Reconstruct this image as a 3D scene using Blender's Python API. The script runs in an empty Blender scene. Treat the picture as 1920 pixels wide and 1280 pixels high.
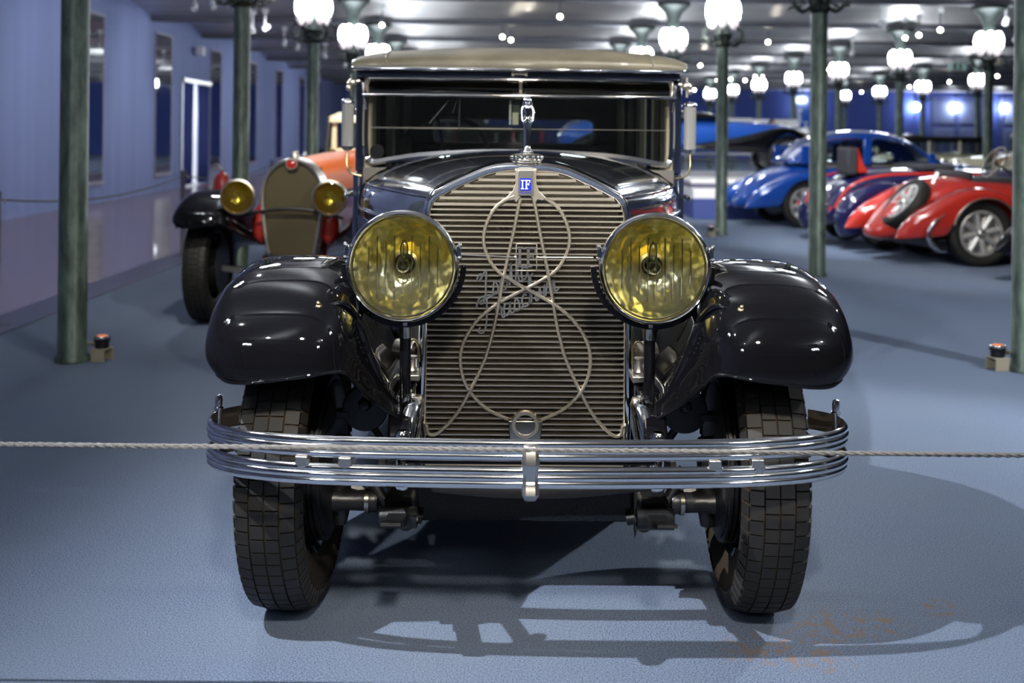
import bpy, math, random
from mathutils import Vector, Matrix
random.seed(7)
R = math.radians; PI = math.pi
sc = bpy.context.scene
col = sc.collection

# ------------------------------------------------------------ camera, world, light, exposure
F = 2020.0; CAMH = 1.38; ROLL = R(0.6)
cam_d = bpy.data.cameras.new('camera'); cam = bpy.data.objects.new('camera', cam_d); col.objects.link(cam)
cam_d.sensor_width = 36; cam_d.lens = F / 1920 * 36
cam_d.shift_y = -390 / 1920
cam_d.clip_start = 0.05; cam_d.clip_end = 200
cam.matrix_world = Matrix.Translation((0, 0, CAMH)) @ Matrix.Rotation(R(90), 4, 'X') @ Matrix.Rotation(ROLL, 4, 'Z')
cam_d.dof.use_dof = True; cam_d.dof.focus_distance = 3.1; cam_d.dof.aperture_fstop = 2.6
sc.camera = cam
w = bpy.data.worlds.new('world'); sc.world = w; w.use_nodes = True
w.node_tree.nodes['Background'].inputs[0].default_value = (0.25, 0.3, 0.45, 1)
w.node_tree.nodes['Background'].inputs[1].default_value = 0.12
sc.view_settings.view_transform = 'Standard'; sc.view_settings.look = 'None'
sc.view_settings.gamma = 1; sc.view_settings.use_curve_mapping = False
sc.view_settings.exposure = 0.15

def spot(loc, target, power, size=60, blend=0.5, color=(1, 0.97, 0.92), rad=0.035):
    l = bpy.data.lights.new('spot_light', 'SPOT'); l.energy = power; l.spot_size = R(size); l.spot_blend = blend
    l.color = color; l.shadow_soft_size = rad
    o = bpy.data.objects.new('spot_light', l); col.objects.link(o); o.location = loc
    o.rotation_euler = (Vector(target) - Vector(loc)).to_track_quat('-Z', 'Y').to_euler()
    return o
spot((-1.87, 1.4, 3.5), (1.2, 2.6, 0.1), 1150, 86, 0.9, (0.95, 0.96, 1.0), .02)
spot((4.6, 5.6, 3.4), (0.4, 3.3, 0.0), 700, 70, 0.5, (0.95, 0.97, 0.95), .03)
spot((-2.2, 7.6, 3.5), (1.4, 2.0, 0.0), 350, 60, 0.6, (0.9, 0.95, 1.0))
spot((0.2, -0.9, 3.5), (0.05, 3.3, 0.85), 800, 34, 0.8, (1.0, 0.92, 0.78), .12)
spot((3.0, -0.5, 3.5), (0.6, 3.3, 0.8), 150, 36, 0.8, (1.0, 0.95, 0.86))
spot((-1.4, -0.9, 3.5), (-0.6, 3.6, 1.0), 150, 36, 0.8, (1.0, 0.95, 0.86))
spot((0.9, 2.6, 3.55), (0.0, 5.6, 1.5), 300, 60, 0.8, (1.0, 0.93, 0.8))
spot((-1.2, 4.6, 3.55), (-1.4, 8.0, 0.8), 420, 50, 0.8, (1.0, 0.93, 0.82))
spot((3.4, 7.6, 3.55), (5.2, 11.8, 0.5), 600, 60, 0.8, (1.0, 0.95, 0.88))
spot((2.6, 11.0, 3.55), (4.8, 14.0, 0.5), 1000, 60, 0.8, (0.95, 0.97, 1.0))
spot((4.4, 4.0, 3.55), (3.4, 7.0, 0.0), 600, 85, 0.9, (0.92, 0.97, 1.0))
spot((2.2, 14.0, 3.55), (3.0, 19.0, 1.0), 1200, 60, 0.8, (1.0, 0.97, 0.92))
spot((-2.0, 9.2, 3.55), (-1.6, 12.5, 1.3), 600, 50, 0.8, (1.0, 0.93, 0.8))  # spot added to brighten the cream cabin of the red car
for wy in (12, 17, 22, 31, 40):     # unseen spots added to brighten the blue left wall
    spot((-4.6, wy, 3.6), (-7.8, wy + 1.0, 1.8), 150, 100, 1.0, (0.93, 0.95, 1.0), .1)

# ------------------------------------------------------------ helpers
def ideal(px, py):
    dx, dy = px - 960, py - 250
    c, s = math.cos(ROLL), math.sin(ROLL)
    return dx * c + dy * s, dy * c - dx * s
def P(px, py, Y):
    x, y = ideal(px, py); return Vector((x / F * Y, Y, CAMH - y / F * Y))
def floor_at(px, py):
    x, y = ideal(px, py); Y = F * CAMH / y; return Vector((x / F * Y, Y, 0))
def at_z(px, py, z):
    x, y = ideal(px, py); Y = F * (CAMH - z) / y; return Vector((x / F * Y, Y, z))

def nm(m): return m.node_tree.nodes, m.node_tree.links
def mat(name, c, rough=0.5, metal=0.0, coat=0.0, spec=0.5, emit=None, es=0.0, noise=0.0, nscale=8, bump=0.0, bscale=60, aniso=0.0, c2=None, stretch=(1, 1, 1)):
    m = bpy.data.materials.new(name); m.use_nodes = True
    n, l = nm(m); b = n['Principled BSDF']
    b.inputs['Base Color'].default_value = (*c, 1); b.inputs['Roughness'].default_value = rough
    b.inputs['Metallic'].default_value = metal; b.inputs['Coat Weight'].default_value = coat
    b.inputs['Coat Roughness'].default_value = 0.03; b.inputs['Specular IOR Level'].default_value = spec
    if aniso: b.inputs['Anisotropic'].default_value = aniso
    if emit: b.inputs['Emission Color'].default_value = (*emit, 1); b.inputs['Emission Strength'].default_value = es
    if noise or bump:
        tc = n.new('ShaderNodeTexCoord'); mp = n.new('ShaderNodeMapping'); l.new(tc.outputs['Object'], mp.inputs[0])
        mp.inputs['Scale'].default_value = stretch
    if noise:
        t = n.new('ShaderNodeTexNoise'); t.inputs['Scale'].default_value = nscale; t.inputs['Detail'].default_value = 5
        l.new(mp.outputs[0], t.inputs[0])
        r = n.new('ShaderNodeValToRGB'); l.new(t.outputs[0], r.inputs[0])
        r.color_ramp.elements[0].position = 0.35; r.color_ramp.elements[1].position = 0.65
        d = c2 or tuple(x * (1 - noise) for x in c)
        r.color_ramp.elements[0].color = (*d, 1); r.color_ramp.elements[1].color = (*c, 1)
        l.new(r.outputs[0], b.inputs['Base Color'])
    if bump:
        t = n.new('ShaderNodeTexNoise'); t.inputs['Scale'].default_value = bscale; t.inputs['Detail'].default_value = 4
        l.new(mp.outputs[0], t.inputs[0]); u = n.new('ShaderNodeBump'); u.inputs['Strength'].default_value = bump; u.inputs['Distance'].default_value = 0.01
        l.new(t.outputs[0], u.inputs['Height']); l.new(u.outputs[0], b.inputs['Normal'])
    return m
def glass_mat(name, tint=(0.9, 0.95, 0.95), gloss=0.04, rough=0.02, extra=0.06):
    m = bpy.data.materials.new(name); m.use_nodes = True
    n, l = nm(m); n.remove(n['Principled BSDF']); out = n['Material Output']
    t = n.new('ShaderNodeBsdfTransparent'); t.inputs[0].default_value = (*tint, 1)
    g = n.new('ShaderNodeBsdfGlossy'); g.inputs['Roughness'].default_value = rough
    fr = n.new('ShaderNodeFresnel'); fr.inputs[0].default_value = 1.5
    ad = n.new('ShaderNodeMath'); ad.operation = 'ADD'; ad.inputs[1].default_value = extra; l.new(fr.outputs[0], ad.inputs[0]); ad.use_clamp = True
    mx = n.new('ShaderNodeMixShader'); l.new(ad.outputs[0], mx.inputs[0]); l.new(t.outputs[0], mx.inputs[1]); l.new(g.outputs[0], mx.inputs[2])
    l.new(mx.outputs[0], out.inputs[0]); return m

M = {}
M['chrome'] = mat('chrome', (0.78, 0.77, 0.76), 0.07, 1.0)
M['nickel'] = mat('nickel', (0.66, 0.61, 0.52), 0.34, 1.0)
M['script_metal'] = mat('script_metal', (0.34, 0.34, 0.34), 0.3, 0.9)
M['nickel_dark'] = mat('nickel_dark', (0.42, 0.39, 0.34), 0.22, 1.0)
M['brass'] = mat('brass', (0.5, 0.42, 0.22), 0.3, 1.0)
M['black'] = mat('black_paint', (0.003, 0.003, 0.004), 0.09, 0.0, 0.85, 0.0)
M['navy'] = mat('navy_paint', (0.02, 0.028, 0.06), 0.12, 0.25, 1.0, 0.8)
M['hood'] = mat('hood_paint', (0.035, 0.04, 0.055), 0.13, 0.45, 1.0, 0.9, noise=0.4, nscale=5, stretch=(4, 1, 4))
M['iron'] = mat('black_iron', (0.008, 0.008, 0.009), 0.38, 0.1, 0.0, 0.5, bump=0.15, bscale=40)
M['rubber'] = mat('tyre_rubber', (0.013, 0.012, 0.011), 0.62, 0, 0, 0.4, noise=0.35, nscale=10)
M['rubber_worn'] = mat('tyre_dust', (0.034, 0.024, 0.015), 0.85, 0, 0, 0.2)
M['core'] = mat('radiator_core', (0.01, 0.01, 0.012), 0.5, 0.3)
M['leather'] = mat('roof_leather', (0.17, 0.15, 0.105), 0.36, 0, 0.1, 0.5, noise=0.35, nscale=5, bump=0.12, bscale=180)
M['glass'] = glass_mat('window_glass', (0.88, 0.91, 0.9), rough=.04, extra=.08)
M['glass_dark'] = glass_mat('dark_glass', (0.10, 0.12, 0.13))
M['lens'] = glass_mat('lens_glass', (0.93, 0.93, 0.80), extra=0.02, rough=0.03)
M['prism'] = mat('ribbed_glass', (0.62, 0.61, 0.58), 0.16, 0.6, 0.8)
M['interior'] = mat('interior_cloth', (0.12, 0.11, 0.10), 0.8)
M['interior_trim'] = mat('interior_trim', (0.38, 0.33, 0.25), 0.7)
M['carpet_plain'] = mat('stage_carpet', (0.05, 0.075, 0.25), 0.9)
M['wall'] = mat('wall_cloth', (0.21, 0.25, 0.46), 0.75, 0, 0, 0.3, noise=0.12, nscale=3, stretch=(1, 1, 0.06), bump=0.03, bscale=3)
M['wall_deep'] = mat('wall_deep', (0.075, 0.115, 0.42), 0.75, 0, 0, 0.3)
M['wall_front'] = mat('wall_front', (0.10, 0.095, 0.09), 0.8)
M['door_blue'] = mat('door_blue', (0.10, 0.13, 0.34), 0.6)
M['curtain'] = mat('curtain', (0.02, 0.04, 0.2), 0.8)
M['white'] = mat('white_paint', (0.75, 0.75, 0.76), 0.5)
M['offwhite'] = mat('cream_paint', (0.72, 0.66, 0.46), 0.2, 0, 0.6)
M['red'] = mat('red_paint', (0.36, 0.022, 0.014), 0.14, 0, 1.0)
M['orange'] = mat('orange_red_paint', (0.85, 0.17, 0.015), 0.5, 0, .0, .15)
M['blue'] = mat('blue_paint', (0.01, 0.06, 0.32), 0.12, 0.1, 1.0)
M['bluelight'] = mat('sky_blue_paint', (0.02, 0.10, 0.48), 0.12, 0.1, 1.0)
M['darkblue'] = mat('midnight_paint', (0.008, 0.009, 0.05), 0.1, 0.1, 1.0)
M['yellow'] = mat('yellow_paint', (0.55, 0.36, 0.03), 0.2, 0, 0.5)
M['steel'] = mat('polished_alloy', (0.5, 0.49, 0.46), 0.3, 1.0)
M['alloy'] = mat('cast_alloy', (0.42, 0.41, 0.40), 0.42, 0.6)
M['mesh_metal'] = mat('grille_mesh', (0.30, 0.27, 0.19), 0.5, 0.5)
M['mirror'] = mat('mirror_glass', (0.80, 0.82, 0.84), 0.02, 1.0)
M['rope'] = mat('rope', (0.13, 0.125, 0.12), 0.9, bump=0.5, bscale=200)
M['beige'] = mat('beige_metal', (0.33, 0.29, 0.21), 0.6)
M['green_lamp'] = mat('verdigris', (0.022, 0.032, 0.028), 0.55, 0.3, noise=0.4, nscale=12)
M['glow_orange'] = mat('orange_lens', (0.6, 0.12, 0.02), 0.2, 0, 0.5, emit=(1, 0.25, 0.05), es=0.4)
M['emblem_blue'] = mat('enamel_blue', (0.01, 0.02, 0.33), 0.25, 0, 0.8)
M['globe'] = mat('lamp_globe', (0.9, 0.95, 1), 0.3, emit=(0.86, 0.94, 1.0), es=48)
M['globe_low'] = mat('lamp_bowl', (0.8, 0.75, 0.8), 0.4, emit=(0.95, 0.86, 0.92), es=1.0)
M['spot_on'] = mat('spot_bulb', (1, 1, 1), 0.3, emit=(1, 0.93, 0.75), es=90)
M['frame_grey'] = mat('frame_grey', (0.30, 0.29, 0.36), 0.5)
M['panel_light'] = mat('lit_panel', (1, 1, 1), 0.4, emit=(0.9, 0.94, 1), es=2.2)
M['sign_green'] = mat('exit_sign', (0.35, 0.5, 0.45), 0.4, emit=(0.4, 0.6, 0.55), es=0.12)
M['skin'] = mat('skin', (0.45, 0.25, 0.18), 0.6)
M['dark_cloth'] = mat('dark_cloth', (0.015, 0.015, 0.02), 0.8)
M['pink_cloth'] = mat('pink_cloth', (0.7, 0.25, 0.35), 0.8)
M['extred'] = mat('extinguisher_red', (0.4, 0.02, 0.015), 0.3, 0, 0.5)

# radiator honeycomb
def core_mat():
    m = M['core']; n, l = nm(m); b = n['Principled BSDF']
    tc = n.new('ShaderNodeTexCoord'); mp = n.new('ShaderNodeMapping'); mp.inputs['Rotation'].default_value = (R(90), 0, 0)
    l.new(tc.outputs['Object'], mp.inputs[0])
    k = n.new('ShaderNodeTexBrick'); k.offset = 0.0; k.inputs['Scale'].default_value = 1.0
    k.inputs['Brick Width'].default_value = 0.0062; k.inputs['Row Height'].default_value = 0.0054; k.inputs['Mortar Size'].default_value = 0.0012
    k.inputs['Color1'].default_value = (0.003, 0.003, 0.004, 1); k.inputs['Color2'].default_value = (0.004, 0.004, 0.005, 1); k.inputs['Mortar'].default_value = (0.13, 0.105, 0.07, 1)
    l.new(mp.outputs[0], k.inputs[0]); l.new(k.outputs['Color'], b.inputs['Base Color'])
core_mat()
def mesh_mat():
    m = M['mesh_metal']; n, l = nm(m); b = n['Principled BSDF']
    tc = n.new('ShaderNodeTexCoord'); mp = n.new('ShaderNodeMapping'); mp.inputs['Rotation'].default_value = (R(90), 0, R(0))
    l.new(tc.outputs['Object'], mp.inputs[0])
    k = n.new('ShaderNodeTexChecker'); k.inputs['Scale'].default_value = 90
    k.inputs['Color1'].default_value = (0.15, 0.12, 0.06, 1); k.inputs['Color2'].default_value = (0.02, 0.017, 0.01, 1)
    l.new(mp.outputs[0], k.inputs[0]); l.new(k.outputs['Color'], b.inputs['Base Color'])
mesh_mat()
# weathered green column paint with orange rust
def column_mat():
    m = bpy.data.materials.new('column_paint'); m.use_nodes = True; n, l = nm(m); b = n['Principled BSDF']
    b.inputs['Roughness'].default_value = 0.42; b.inputs['Metallic'].default_value = 0.15
    tc = n.new('ShaderNodeTexCoord'); mp = n.new('ShaderNodeMapping'); mp.inputs['Scale'].default_value = (1, 1, 0.3); l.new(tc.outputs['Object'], mp.inputs[0])
    t = n.new('ShaderNodeTexNoise'); t.inputs['Scale'].default_value = 14; t.inputs['Detail'].default_value = 8; t.inputs['Roughness'].default_value = 0.65; l.new(mp.outputs[0], t.inputs[0])
    r = n.new('ShaderNodeValToRGB'); l.new(t.outputs[0], r.inputs[0])
    r.color_ramp.elements[0].position = 0.36; r.color_ramp.elements[0].color = (0.024, 0.038, 0.033, 1)
    r.color_ramp.elements[1].position = 0.66; r.color_ramp.elements[1].color = (0.115, 0.16, 0.12, 1)
    t2 = n.new('ShaderNodeTexNoise'); t2.inputs['Scale'].default_value = 9; t2.inputs['Detail'].default_value = 5; l.new(tc.outputs['Object'], t2.inputs[0])
    r2 = n.new('ShaderNodeValToRGB'); r2.color_ramp.elements[0].position = 0.70; r2.color_ramp.elements[1].position = 0.715; l.new(t2.outputs[0], r2.inputs[0])
    sx = n.new('ShaderNodeSeparateXYZ'); l.new(tc.outputs['Object'], sx.inputs[0])
    mr = n.new('ShaderNodeMapRange'); mr.inputs[1].default_value = 0.2; mr.inputs[2].default_value = 1.3; mr.inputs[3].default_value = 1; mr.inputs[4].default_value = 0; l.new(sx.outputs[2], mr.inputs[0])
    ml = n.new('ShaderNodeMath'); ml.operation = 'MULTIPLY'; l.new(r2.outputs[0], ml.inputs[0]); l.new(mr.outputs[0], ml.inputs[1])
    mx = n.new('ShaderNodeMixRGB'); l.new(ml.outputs[0], mx.inputs[0]); l.new(r.outputs[0], mx.inputs[1]); mx.inputs[2].default_value = (0.45, 0.13, 0.04, 1)
    l.new(mx.outputs[0], b.inputs['Base Color']); return m
M['column'] = column_mat()
def carpet_mat():
    m = bpy.data.materials.new('blue_carpet'); m.use_nodes = True; n, l = nm(m); b = n['Principled BSDF']
    b.inputs['Roughness'].default_value = 0.95; b.inputs['Specular IOR Level'].default_value = 0.1
    b.inputs['Sheen Weight'].default_value = 0.25; b.inputs['Sheen Tint'].default_value = (0.5, 0.6, 0.8, 1)
    tc = n.new('ShaderNodeTexCoord')
    def noise(s, d=3): 
        t = n.new('ShaderNodeTexNoise'); t.inputs['Scale'].default_value = s; t.inputs['Detail'].default_value = d; l.new(tc.outputs['Object'], t.inputs[0]); return t
    def mix(f, a, c):
        x = n.new('ShaderNodeMixRGB'); l.new(f, x.inputs[0])
        for i, q in ((1, a), (2, c)):
            if isinstance(q, tuple): x.inputs[i].default_value = (*q, 1)
            else: l.new(q, x.inputs[i])
        return x.outputs[0]
    fine = noise(210, 3); r = n.new('ShaderNodeValToRGB'); r.color_ramp.elements[0].position = 0.35; r.color_ramp.elements[1].position = 0.68; l.new(fine.outputs[0], r.inputs[0])
    c = mix(r.outputs[0], (0.032, 0.048, 0.084), (0.17, 0.212, 0.30))
    big = noise(1.3, 4); r2 = n.new('ShaderNodeValToRGB'); r2.color_ramp.elements[0].position = 0.4; r2.color_ramp.elements[1].position = 0.62; l.new(big.outputs[0], r2.inputs[0])
    md = n.new('ShaderNodeMath'); md.operation = 'MULTIPLY'; md.inputs[1].default_value = 0.35; l.new(r2.outputs[0], md.inputs[0])
    c = mix(md.outputs[0], c, (0.12, 0.145, 0.18))
    # brown stains in front of the car
    st = noise(30, 7); r3 = n.new('ShaderNodeValToRGB'); r3.color_ramp.elements[0].position = 0.50; r3.color_ramp.elements[1].position = 0.60; l.new(st.outputs[0], r3.inputs[0])
    acc = None
    for (px, py, rr) in ((1560, 1175, 0.16), (1640, 1170, 0.12), (1480, 1215, 0.15), (1400, 1220, 0.1), (1540, 1235, 0.1), (1760, 1140, 0.08)):
        p = floor_at(px, py); vm = n.new('ShaderNodeVectorMath'); vm.operation = 'DISTANCE'; l.new(tc.outputs['Object'], vm.inputs[0]); vm.inputs[1].default_value = (p.x, p.y, 0)
        mr = n.new('ShaderNodeMapRange'); mr.inputs[1].default_value = rr * 0.4; mr.inputs[2].default_value = rr; mr.inputs[3].default_value = 0.75; mr.inputs[4].default_value = 0; l.new(vm.outputs['Value'], mr.inputs[0])
        if acc is None: acc = mr.outputs[0]
        else:
            a = n.new('ShaderNodeMath'); a.operation = 'MAXIMUM'; l.new(acc, a.inputs[0]); l.new(mr.outputs[0], a.inputs[1]); acc = a.outputs[0]
    mu = n.new('ShaderNodeMath'); mu.operation = 'MULTIPLY'; l.new(r3.outputs[0], mu.inputs[0]); l.new(acc, mu.inputs[1])
    c = mix(mu.outputs[0], c, (0.17, 0.10, 0.04))
    l.new(c, b.inputs['Base Color'])
    u = n.new('ShaderNodeBump'); u.inputs['Strength'].default_value = 0.6; u.inputs['Distance'].default_value = 0.004; l.new(fine.outputs[0], u.inputs['Height']); l.new(u.outputs[0], b.inputs['Normal'])
    return m
M['carpet'] = carpet_mat()
M['parquet'] = mat('varnished_floor', (0.30, 0.18, 0.17), 0.2, 0, 0.2, 0.5, noise=0.25, nscale=4, stretch=(6, 0.4, 1), bump=0.03, bscale=4)
M['kerb'] = mat('threshold_strip', (0.10, 0.10, 0.16), 0.4)
M['ceiling'] = mat('ceiling_metal', (0.72, 0.69, 0.68), 0.38, 0.6, noise=0.25, nscale=2, stretch=(0.3, 3, 1), bump=0.04, bscale=5)
M['beam'] = mat('ceiling_beam', (0.13, 0.13, 0.15), 0.5, 0.3)

class MB:
    def __init__(s): s.v = []; s.f = []
    def add(s, vs, fs):
        n = len(s.v); s.v += [tuple(p) for p in vs]; s.f += [[i + n for i in f] for f in fs]; return s
    def box(s, c, d, rot=None):
        vs = [Vector((x * d[0] / 2, y * d[1] / 2, z * d[2] / 2)) for x in (-1, 1) for y in (-1, 1) for z in (-1, 1)]
        if rot is not None: vs = [rot @ v for v in vs]
        vs = [v + Vector(c) for v in vs]
        return s.add(vs, [[0, 1, 3, 2], [4, 6, 7, 5], [0, 4, 5, 1], [2, 3, 7, 6], [0, 2, 6, 4], [1, 5, 7, 3]])
    def bb(s, x0, x1, y0, y1, z0, z1): return s.box(((x0+x1)/2, (y0+y1)/2, (z0+z1)/2), (abs(x1-x0), abs(y1-y0), abs(z1-z0)))
    def prism(s, pts, y0, y1, plane='xz'):
        n = len(pts)
        if plane == 'xz': A = [(x, y0, z) for x, z in pts]; B = [(x, y1, z) for x, z in pts]
        elif plane == 'yz': A = [(y0, x, z) for x, z in pts]; B = [(y1, x, z) for x, z in pts]
        else: A = [(x, z, y0) for x, z in pts]; B = [(x, z, y1) for x, z in pts]
        return s.add(A + B, [list(range(n))[::-1], list(range(n, 2*n))] + [[i, (i+1) % n, n + (i+1) % n, n + i] for i in range(n)])
    def loft(s, secs, closed=True, cap=True):
        n = len(secs[0]); vs = [p for q in secs for p in q]; fs = []
        for k in range(len(secs) - 1):
            for i in range(n if closed else n - 1):
                j = (i + 1) % n; fs.append([k*n+i, k*n+j, (k+1)*n+j, (k+1)*n+i])
        if cap and closed: fs.append(list(range(n))[::-1]); fs.append([(len(secs)-1)*n + i for i in range(n)])
        return s.add(vs, fs)
    def tube(s, path, r, n=8, closed=False, cap=True):
        path = [Vector(p) for p in path]; N = len(path); rr = r if isinstance(r, (list, tuple)) else [r] * N
        secs = []; a = None
        for i, p in enumerate(path):
            if closed: t = path[(i+1) % N] - path[i-1]
            else: t = path[min(i+1, N-1)] - path[max(i-1, 0)]
            t.normalize()
            if a is None: a = t.orthogonal().normalized()
            a = (a - t * a.dot(t)); a.normalize(); b = t.cross(a)
            secs.append([p + (a * math.cos(2*PI*k/n) + b * math.sin(2*PI*k/n)) * rr[i] for k in range(n)])
        if closed: secs.append(secs[0]); return s.loft(secs, True, False)
        return s.loft(secs, True, cap)
    def sweep(s, path, sec, up, closed=False):
        path = [Vector(p) for p in path]; N = len(path); up = Vector(up); secs = []
        for i, p in enumerate(path):
            t = (path[(i+1) % N] - path[i-1]) if closed else (path[min(i+1, N-1)] - path[max(i-1, 0)])
            t.normalize(); sd = t.cross(up).normalized(); u = sd.cross(t).normalized()
            secs.append([p + sd * a + u * b for a, b in sec])
        if closed: secs.append(secs[0])
        return s.loft(secs, True, not closed)
    def lathe(s, prof, o=(0, 0, 0), axis=(0, 0, 1), n=24):
        ax = Vector(axis).normalized(); a = ax.orthogonal().normalized(); b = ax.cross(a); o = Vector(o)
        secs = [[o + ax * h + (a * math.cos(2*PI*k/n) + b * math.sin(2*PI*k/n)) * max(r, 1e-4) for k in range(n)] for r, h in prof]
        return s.loft(secs, True, False)
    def ball(s, c, r, n=12, m=8):
        if not isinstance(r, (tuple, list)): r = (r, r, r)
        secs = []
        for i in range(m + 1):
            th = PI * i / m; q = max(math.sin(th), 1e-3)
            secs.append([(c[0] + r[0]*q*math.cos(2*PI*k/n), c[1] + r[1]*q*math.sin(2*PI*k/n), c[2] - r[2]*math.cos(th)) for k in range(n)])
        return s.loft(secs, True, True)
    def xf(s, mx): s.v = [tuple(mx @ Vector(p)) for p in s.v]; return s
    def build(s, name, m, parent=None, smooth=35, bevel=0, sub=0, solid=0, bseg=2):
        me = bpy.data.meshes.new(name); me.from_pydata(s.v, [], s.f); me.update()
        if isinstance(m, str): m = M[m]
        me.materials.append(m)
        import bmesh
        bm = bmesh.new(); bm.from_mesh(me); bmesh.ops.recalc_face_normals(bm, faces=bm.faces); bm.to_mesh(me); bm.free()
        if smooth:
            me.shade_smooth()
            if smooth < 180: me.set_sharp_from_angle(angle=R(smooth))
        o = bpy.data.objects.new(name, me); col.objects.link(o)
        if parent: o.parent = parent
        if solid: q = o.modifiers.new('s', 'SOLIDIFY'); q.thickness = solid; q.offset = 0
        if bevel: q = o.modifiers.new('b', 'BEVEL'); q.width = bevel; q.segments = bseg; q.limit_method = 'ANGLE'; q.angle_limit = R(40)
        if sub: q = o.modifiers.new('u', 'SUBSURF'); q.levels = sub; q.render_levels = sub
        return o
def thing(name, label, cat, loc=(0, 0, 0), rz=0, group=None):
    o = bpy.data.objects.new(name, None); col.objects.link(o); o.location = loc; o.rotation_euler = (0, 0, rz); o.empty_display_size = 0.1
    return tag(o, label, cat, group)
def tag(o, label, cat, group=None):
    o['label'] = label; o['category'] = cat
    if group: o['group'] = group
    return o
def struct(o): o['kind'] = 'structure'; return o
kids = {}
def children(o): return [c for c in list(col.objects) if c.parent == o]
def copy_tree(o, loc, label=None, group=None, rz=None):
    def rec(a, par):
        c = a.copy(); col.objects.link(c); c.parent = par
        for ch in a.children: rec(ch, c)
        return c
    bpy.context.view_layer.update()
    c = rec(o, None); c.location = loc
    if rz is not None: c.rotation_euler = (0, 0, rz)
    if label: c['label'] = label
    if group: c['group'] = group
    return c
def smoothpath(pts, k=6, closed=False):
    pts = [Vector(p) for p in pts]; N = len(pts); out = []
    for i in range(N if closed else N - 1):
        g = (lambda j: pts[j % N]) if closed else (lambda j: pts[max(0, min(N-1, j))])
        p0, p1, p2, p3 = g(i-1), g(i), g(i+1), g(i+2)
        for t in range(k):
            u = t / k
            out.append(0.5 * ((2*p1) + (p2-p0)*u + (2*p0-5*p1+4*p2-p3)*u*u + (3*p1-p0-3*p2+p3)*u**3))
    if not closed: out.append(pts[-1])
    return out
def text_obj(name, body, size, m, parent, mx, extrude=0.002, shear=0.0, bevel=0.0):
    cu = bpy.data.curves.new(name, 'FONT'); cu.body = body; cu.size = size; cu.extrude = extrude; cu.align_x = 'CENTER'; cu.align_y = 'CENTER'; cu.shear = shear; cu.offset = bevel
    t = bpy.data.objects.new(name, cu); col.objects.link(t)
    dg = bpy.context.evaluated_depsgraph_get(); me = bpy.data.meshes.new_from_object(t.evaluated_get(dg))
    bpy.data.objects.remove(t); me.transform(mx); me.materials.clear(); me.materials.append(M[m])
    o = bpy.data.objects.new(name, me); col.objects.link(o); o.parent = parent; return o
def facing(x, y, z, rz=0, tilt=0):   # text standing upright, read from -Y, turned in its own plane by tilt
    return Matrix.Translation((x, y, z)) @ Matrix.Rotation(rz, 4, 'Z') @ Matrix.Rotation(R(90), 4, 'X') @ Matrix.Rotation(tilt, 4, 'Z')

# ------------------------------------------------------------ the hall
def wallx(Y): return -7.12 - 0.0323 * Y
Y0, Y1, XR = -9.0, 58.0, 31.0
o = MB().bb(-3.7, XR, Y0, Y1, -0.12, 0.0).build('floor', 'carpet', smooth=0); struct(o)
b = MB(); b.add([(-3.7, Y0, 0.0), (-3.7, Y1, 0.0), (wallx(Y1), Y1, 0.0), (wallx(Y0), Y0, 0.0), (-3.7, Y0, -.12), (-3.7, Y1, -.12), (wallx(Y1), Y1, -.12), (wallx(Y0), Y0, -.12)],
      [[0, 1, 2, 3], [7, 6, 5, 4], [0, 4, 5, 1], [1, 5, 6, 2], [2, 6, 7, 3], [3, 7, 4, 0]])
o = b.build('floor', 'parquet', smooth=0); struct(o)
o = MB().bb(-3.74, -3.40, Y0, Y1, 0.0, 0.012).build('trim_1', 'kerb', bevel=0.004); struct(o)
# left wall with the doorway left open
DY0, DY1, DZ = 26.0, 28.1, 2.55
def wallseg(b, ya, yb, z0, z1, th=0.15):
    b.add([(wallx(ya), ya, z0), (wallx(yb), yb, z0), (wallx(yb), yb, z1), (wallx(ya), ya, z1),
           (wallx(ya) - th, ya, z0), (wallx(yb) - th, yb, z0), (wallx(yb) - th, yb, z1), (wallx(ya) - th, ya, z1)],
          [[0, 1, 2, 3], [7, 6, 5, 4], [0, 4, 5, 1], [1, 5, 6, 2], [2, 6, 7, 3], [3, 7, 4, 0]])
b = MB(); wallseg(b, Y0, DY0, 0, 4.3); wallseg(b, DY1, Y1, 0, 4.3); wallseg(b, DY0, DY1, DZ, 4.3)
struct(b.build('wall_left', 'wall', smooth=0))
b = MB()
for ya, yb in ((Y0, DY0), (DY1, Y1)):
    b.add([(wallx(ya)+.02, ya, 0.0), (wallx(yb)+.02, yb, 0.0), (wallx(yb)+.02, yb, .1), (wallx(ya)+.02, ya, .1), (wallx(ya), ya, 0), (wallx(yb), yb, 0), (wallx(yb), yb, .1), (wallx(ya), ya, .1)],
          [[0, 1, 2, 3], [7, 6, 5, 4], [0, 4, 5, 1], [1, 5, 6, 2], [2, 6, 7, 3], [3, 7, 4, 0]])
struct(b.build('baseboard_left', 'wall', smooth=0))
struct(MB().bb(-9.3, XR, Y1, Y1 + .2, 0, 4.3).build('wall_back', 'wall_deep', smooth=0))
struct(MB().bb(XR, XR + .2, Y0, Y1, 0, 4.3).build('wall_right', 'wall_deep', smooth=0))
struct(MB().bb(-7.3, XR, Y0 - .2, Y0, 0, 4.3).build('wall_front', 'wall_front', smooth=0))
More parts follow.
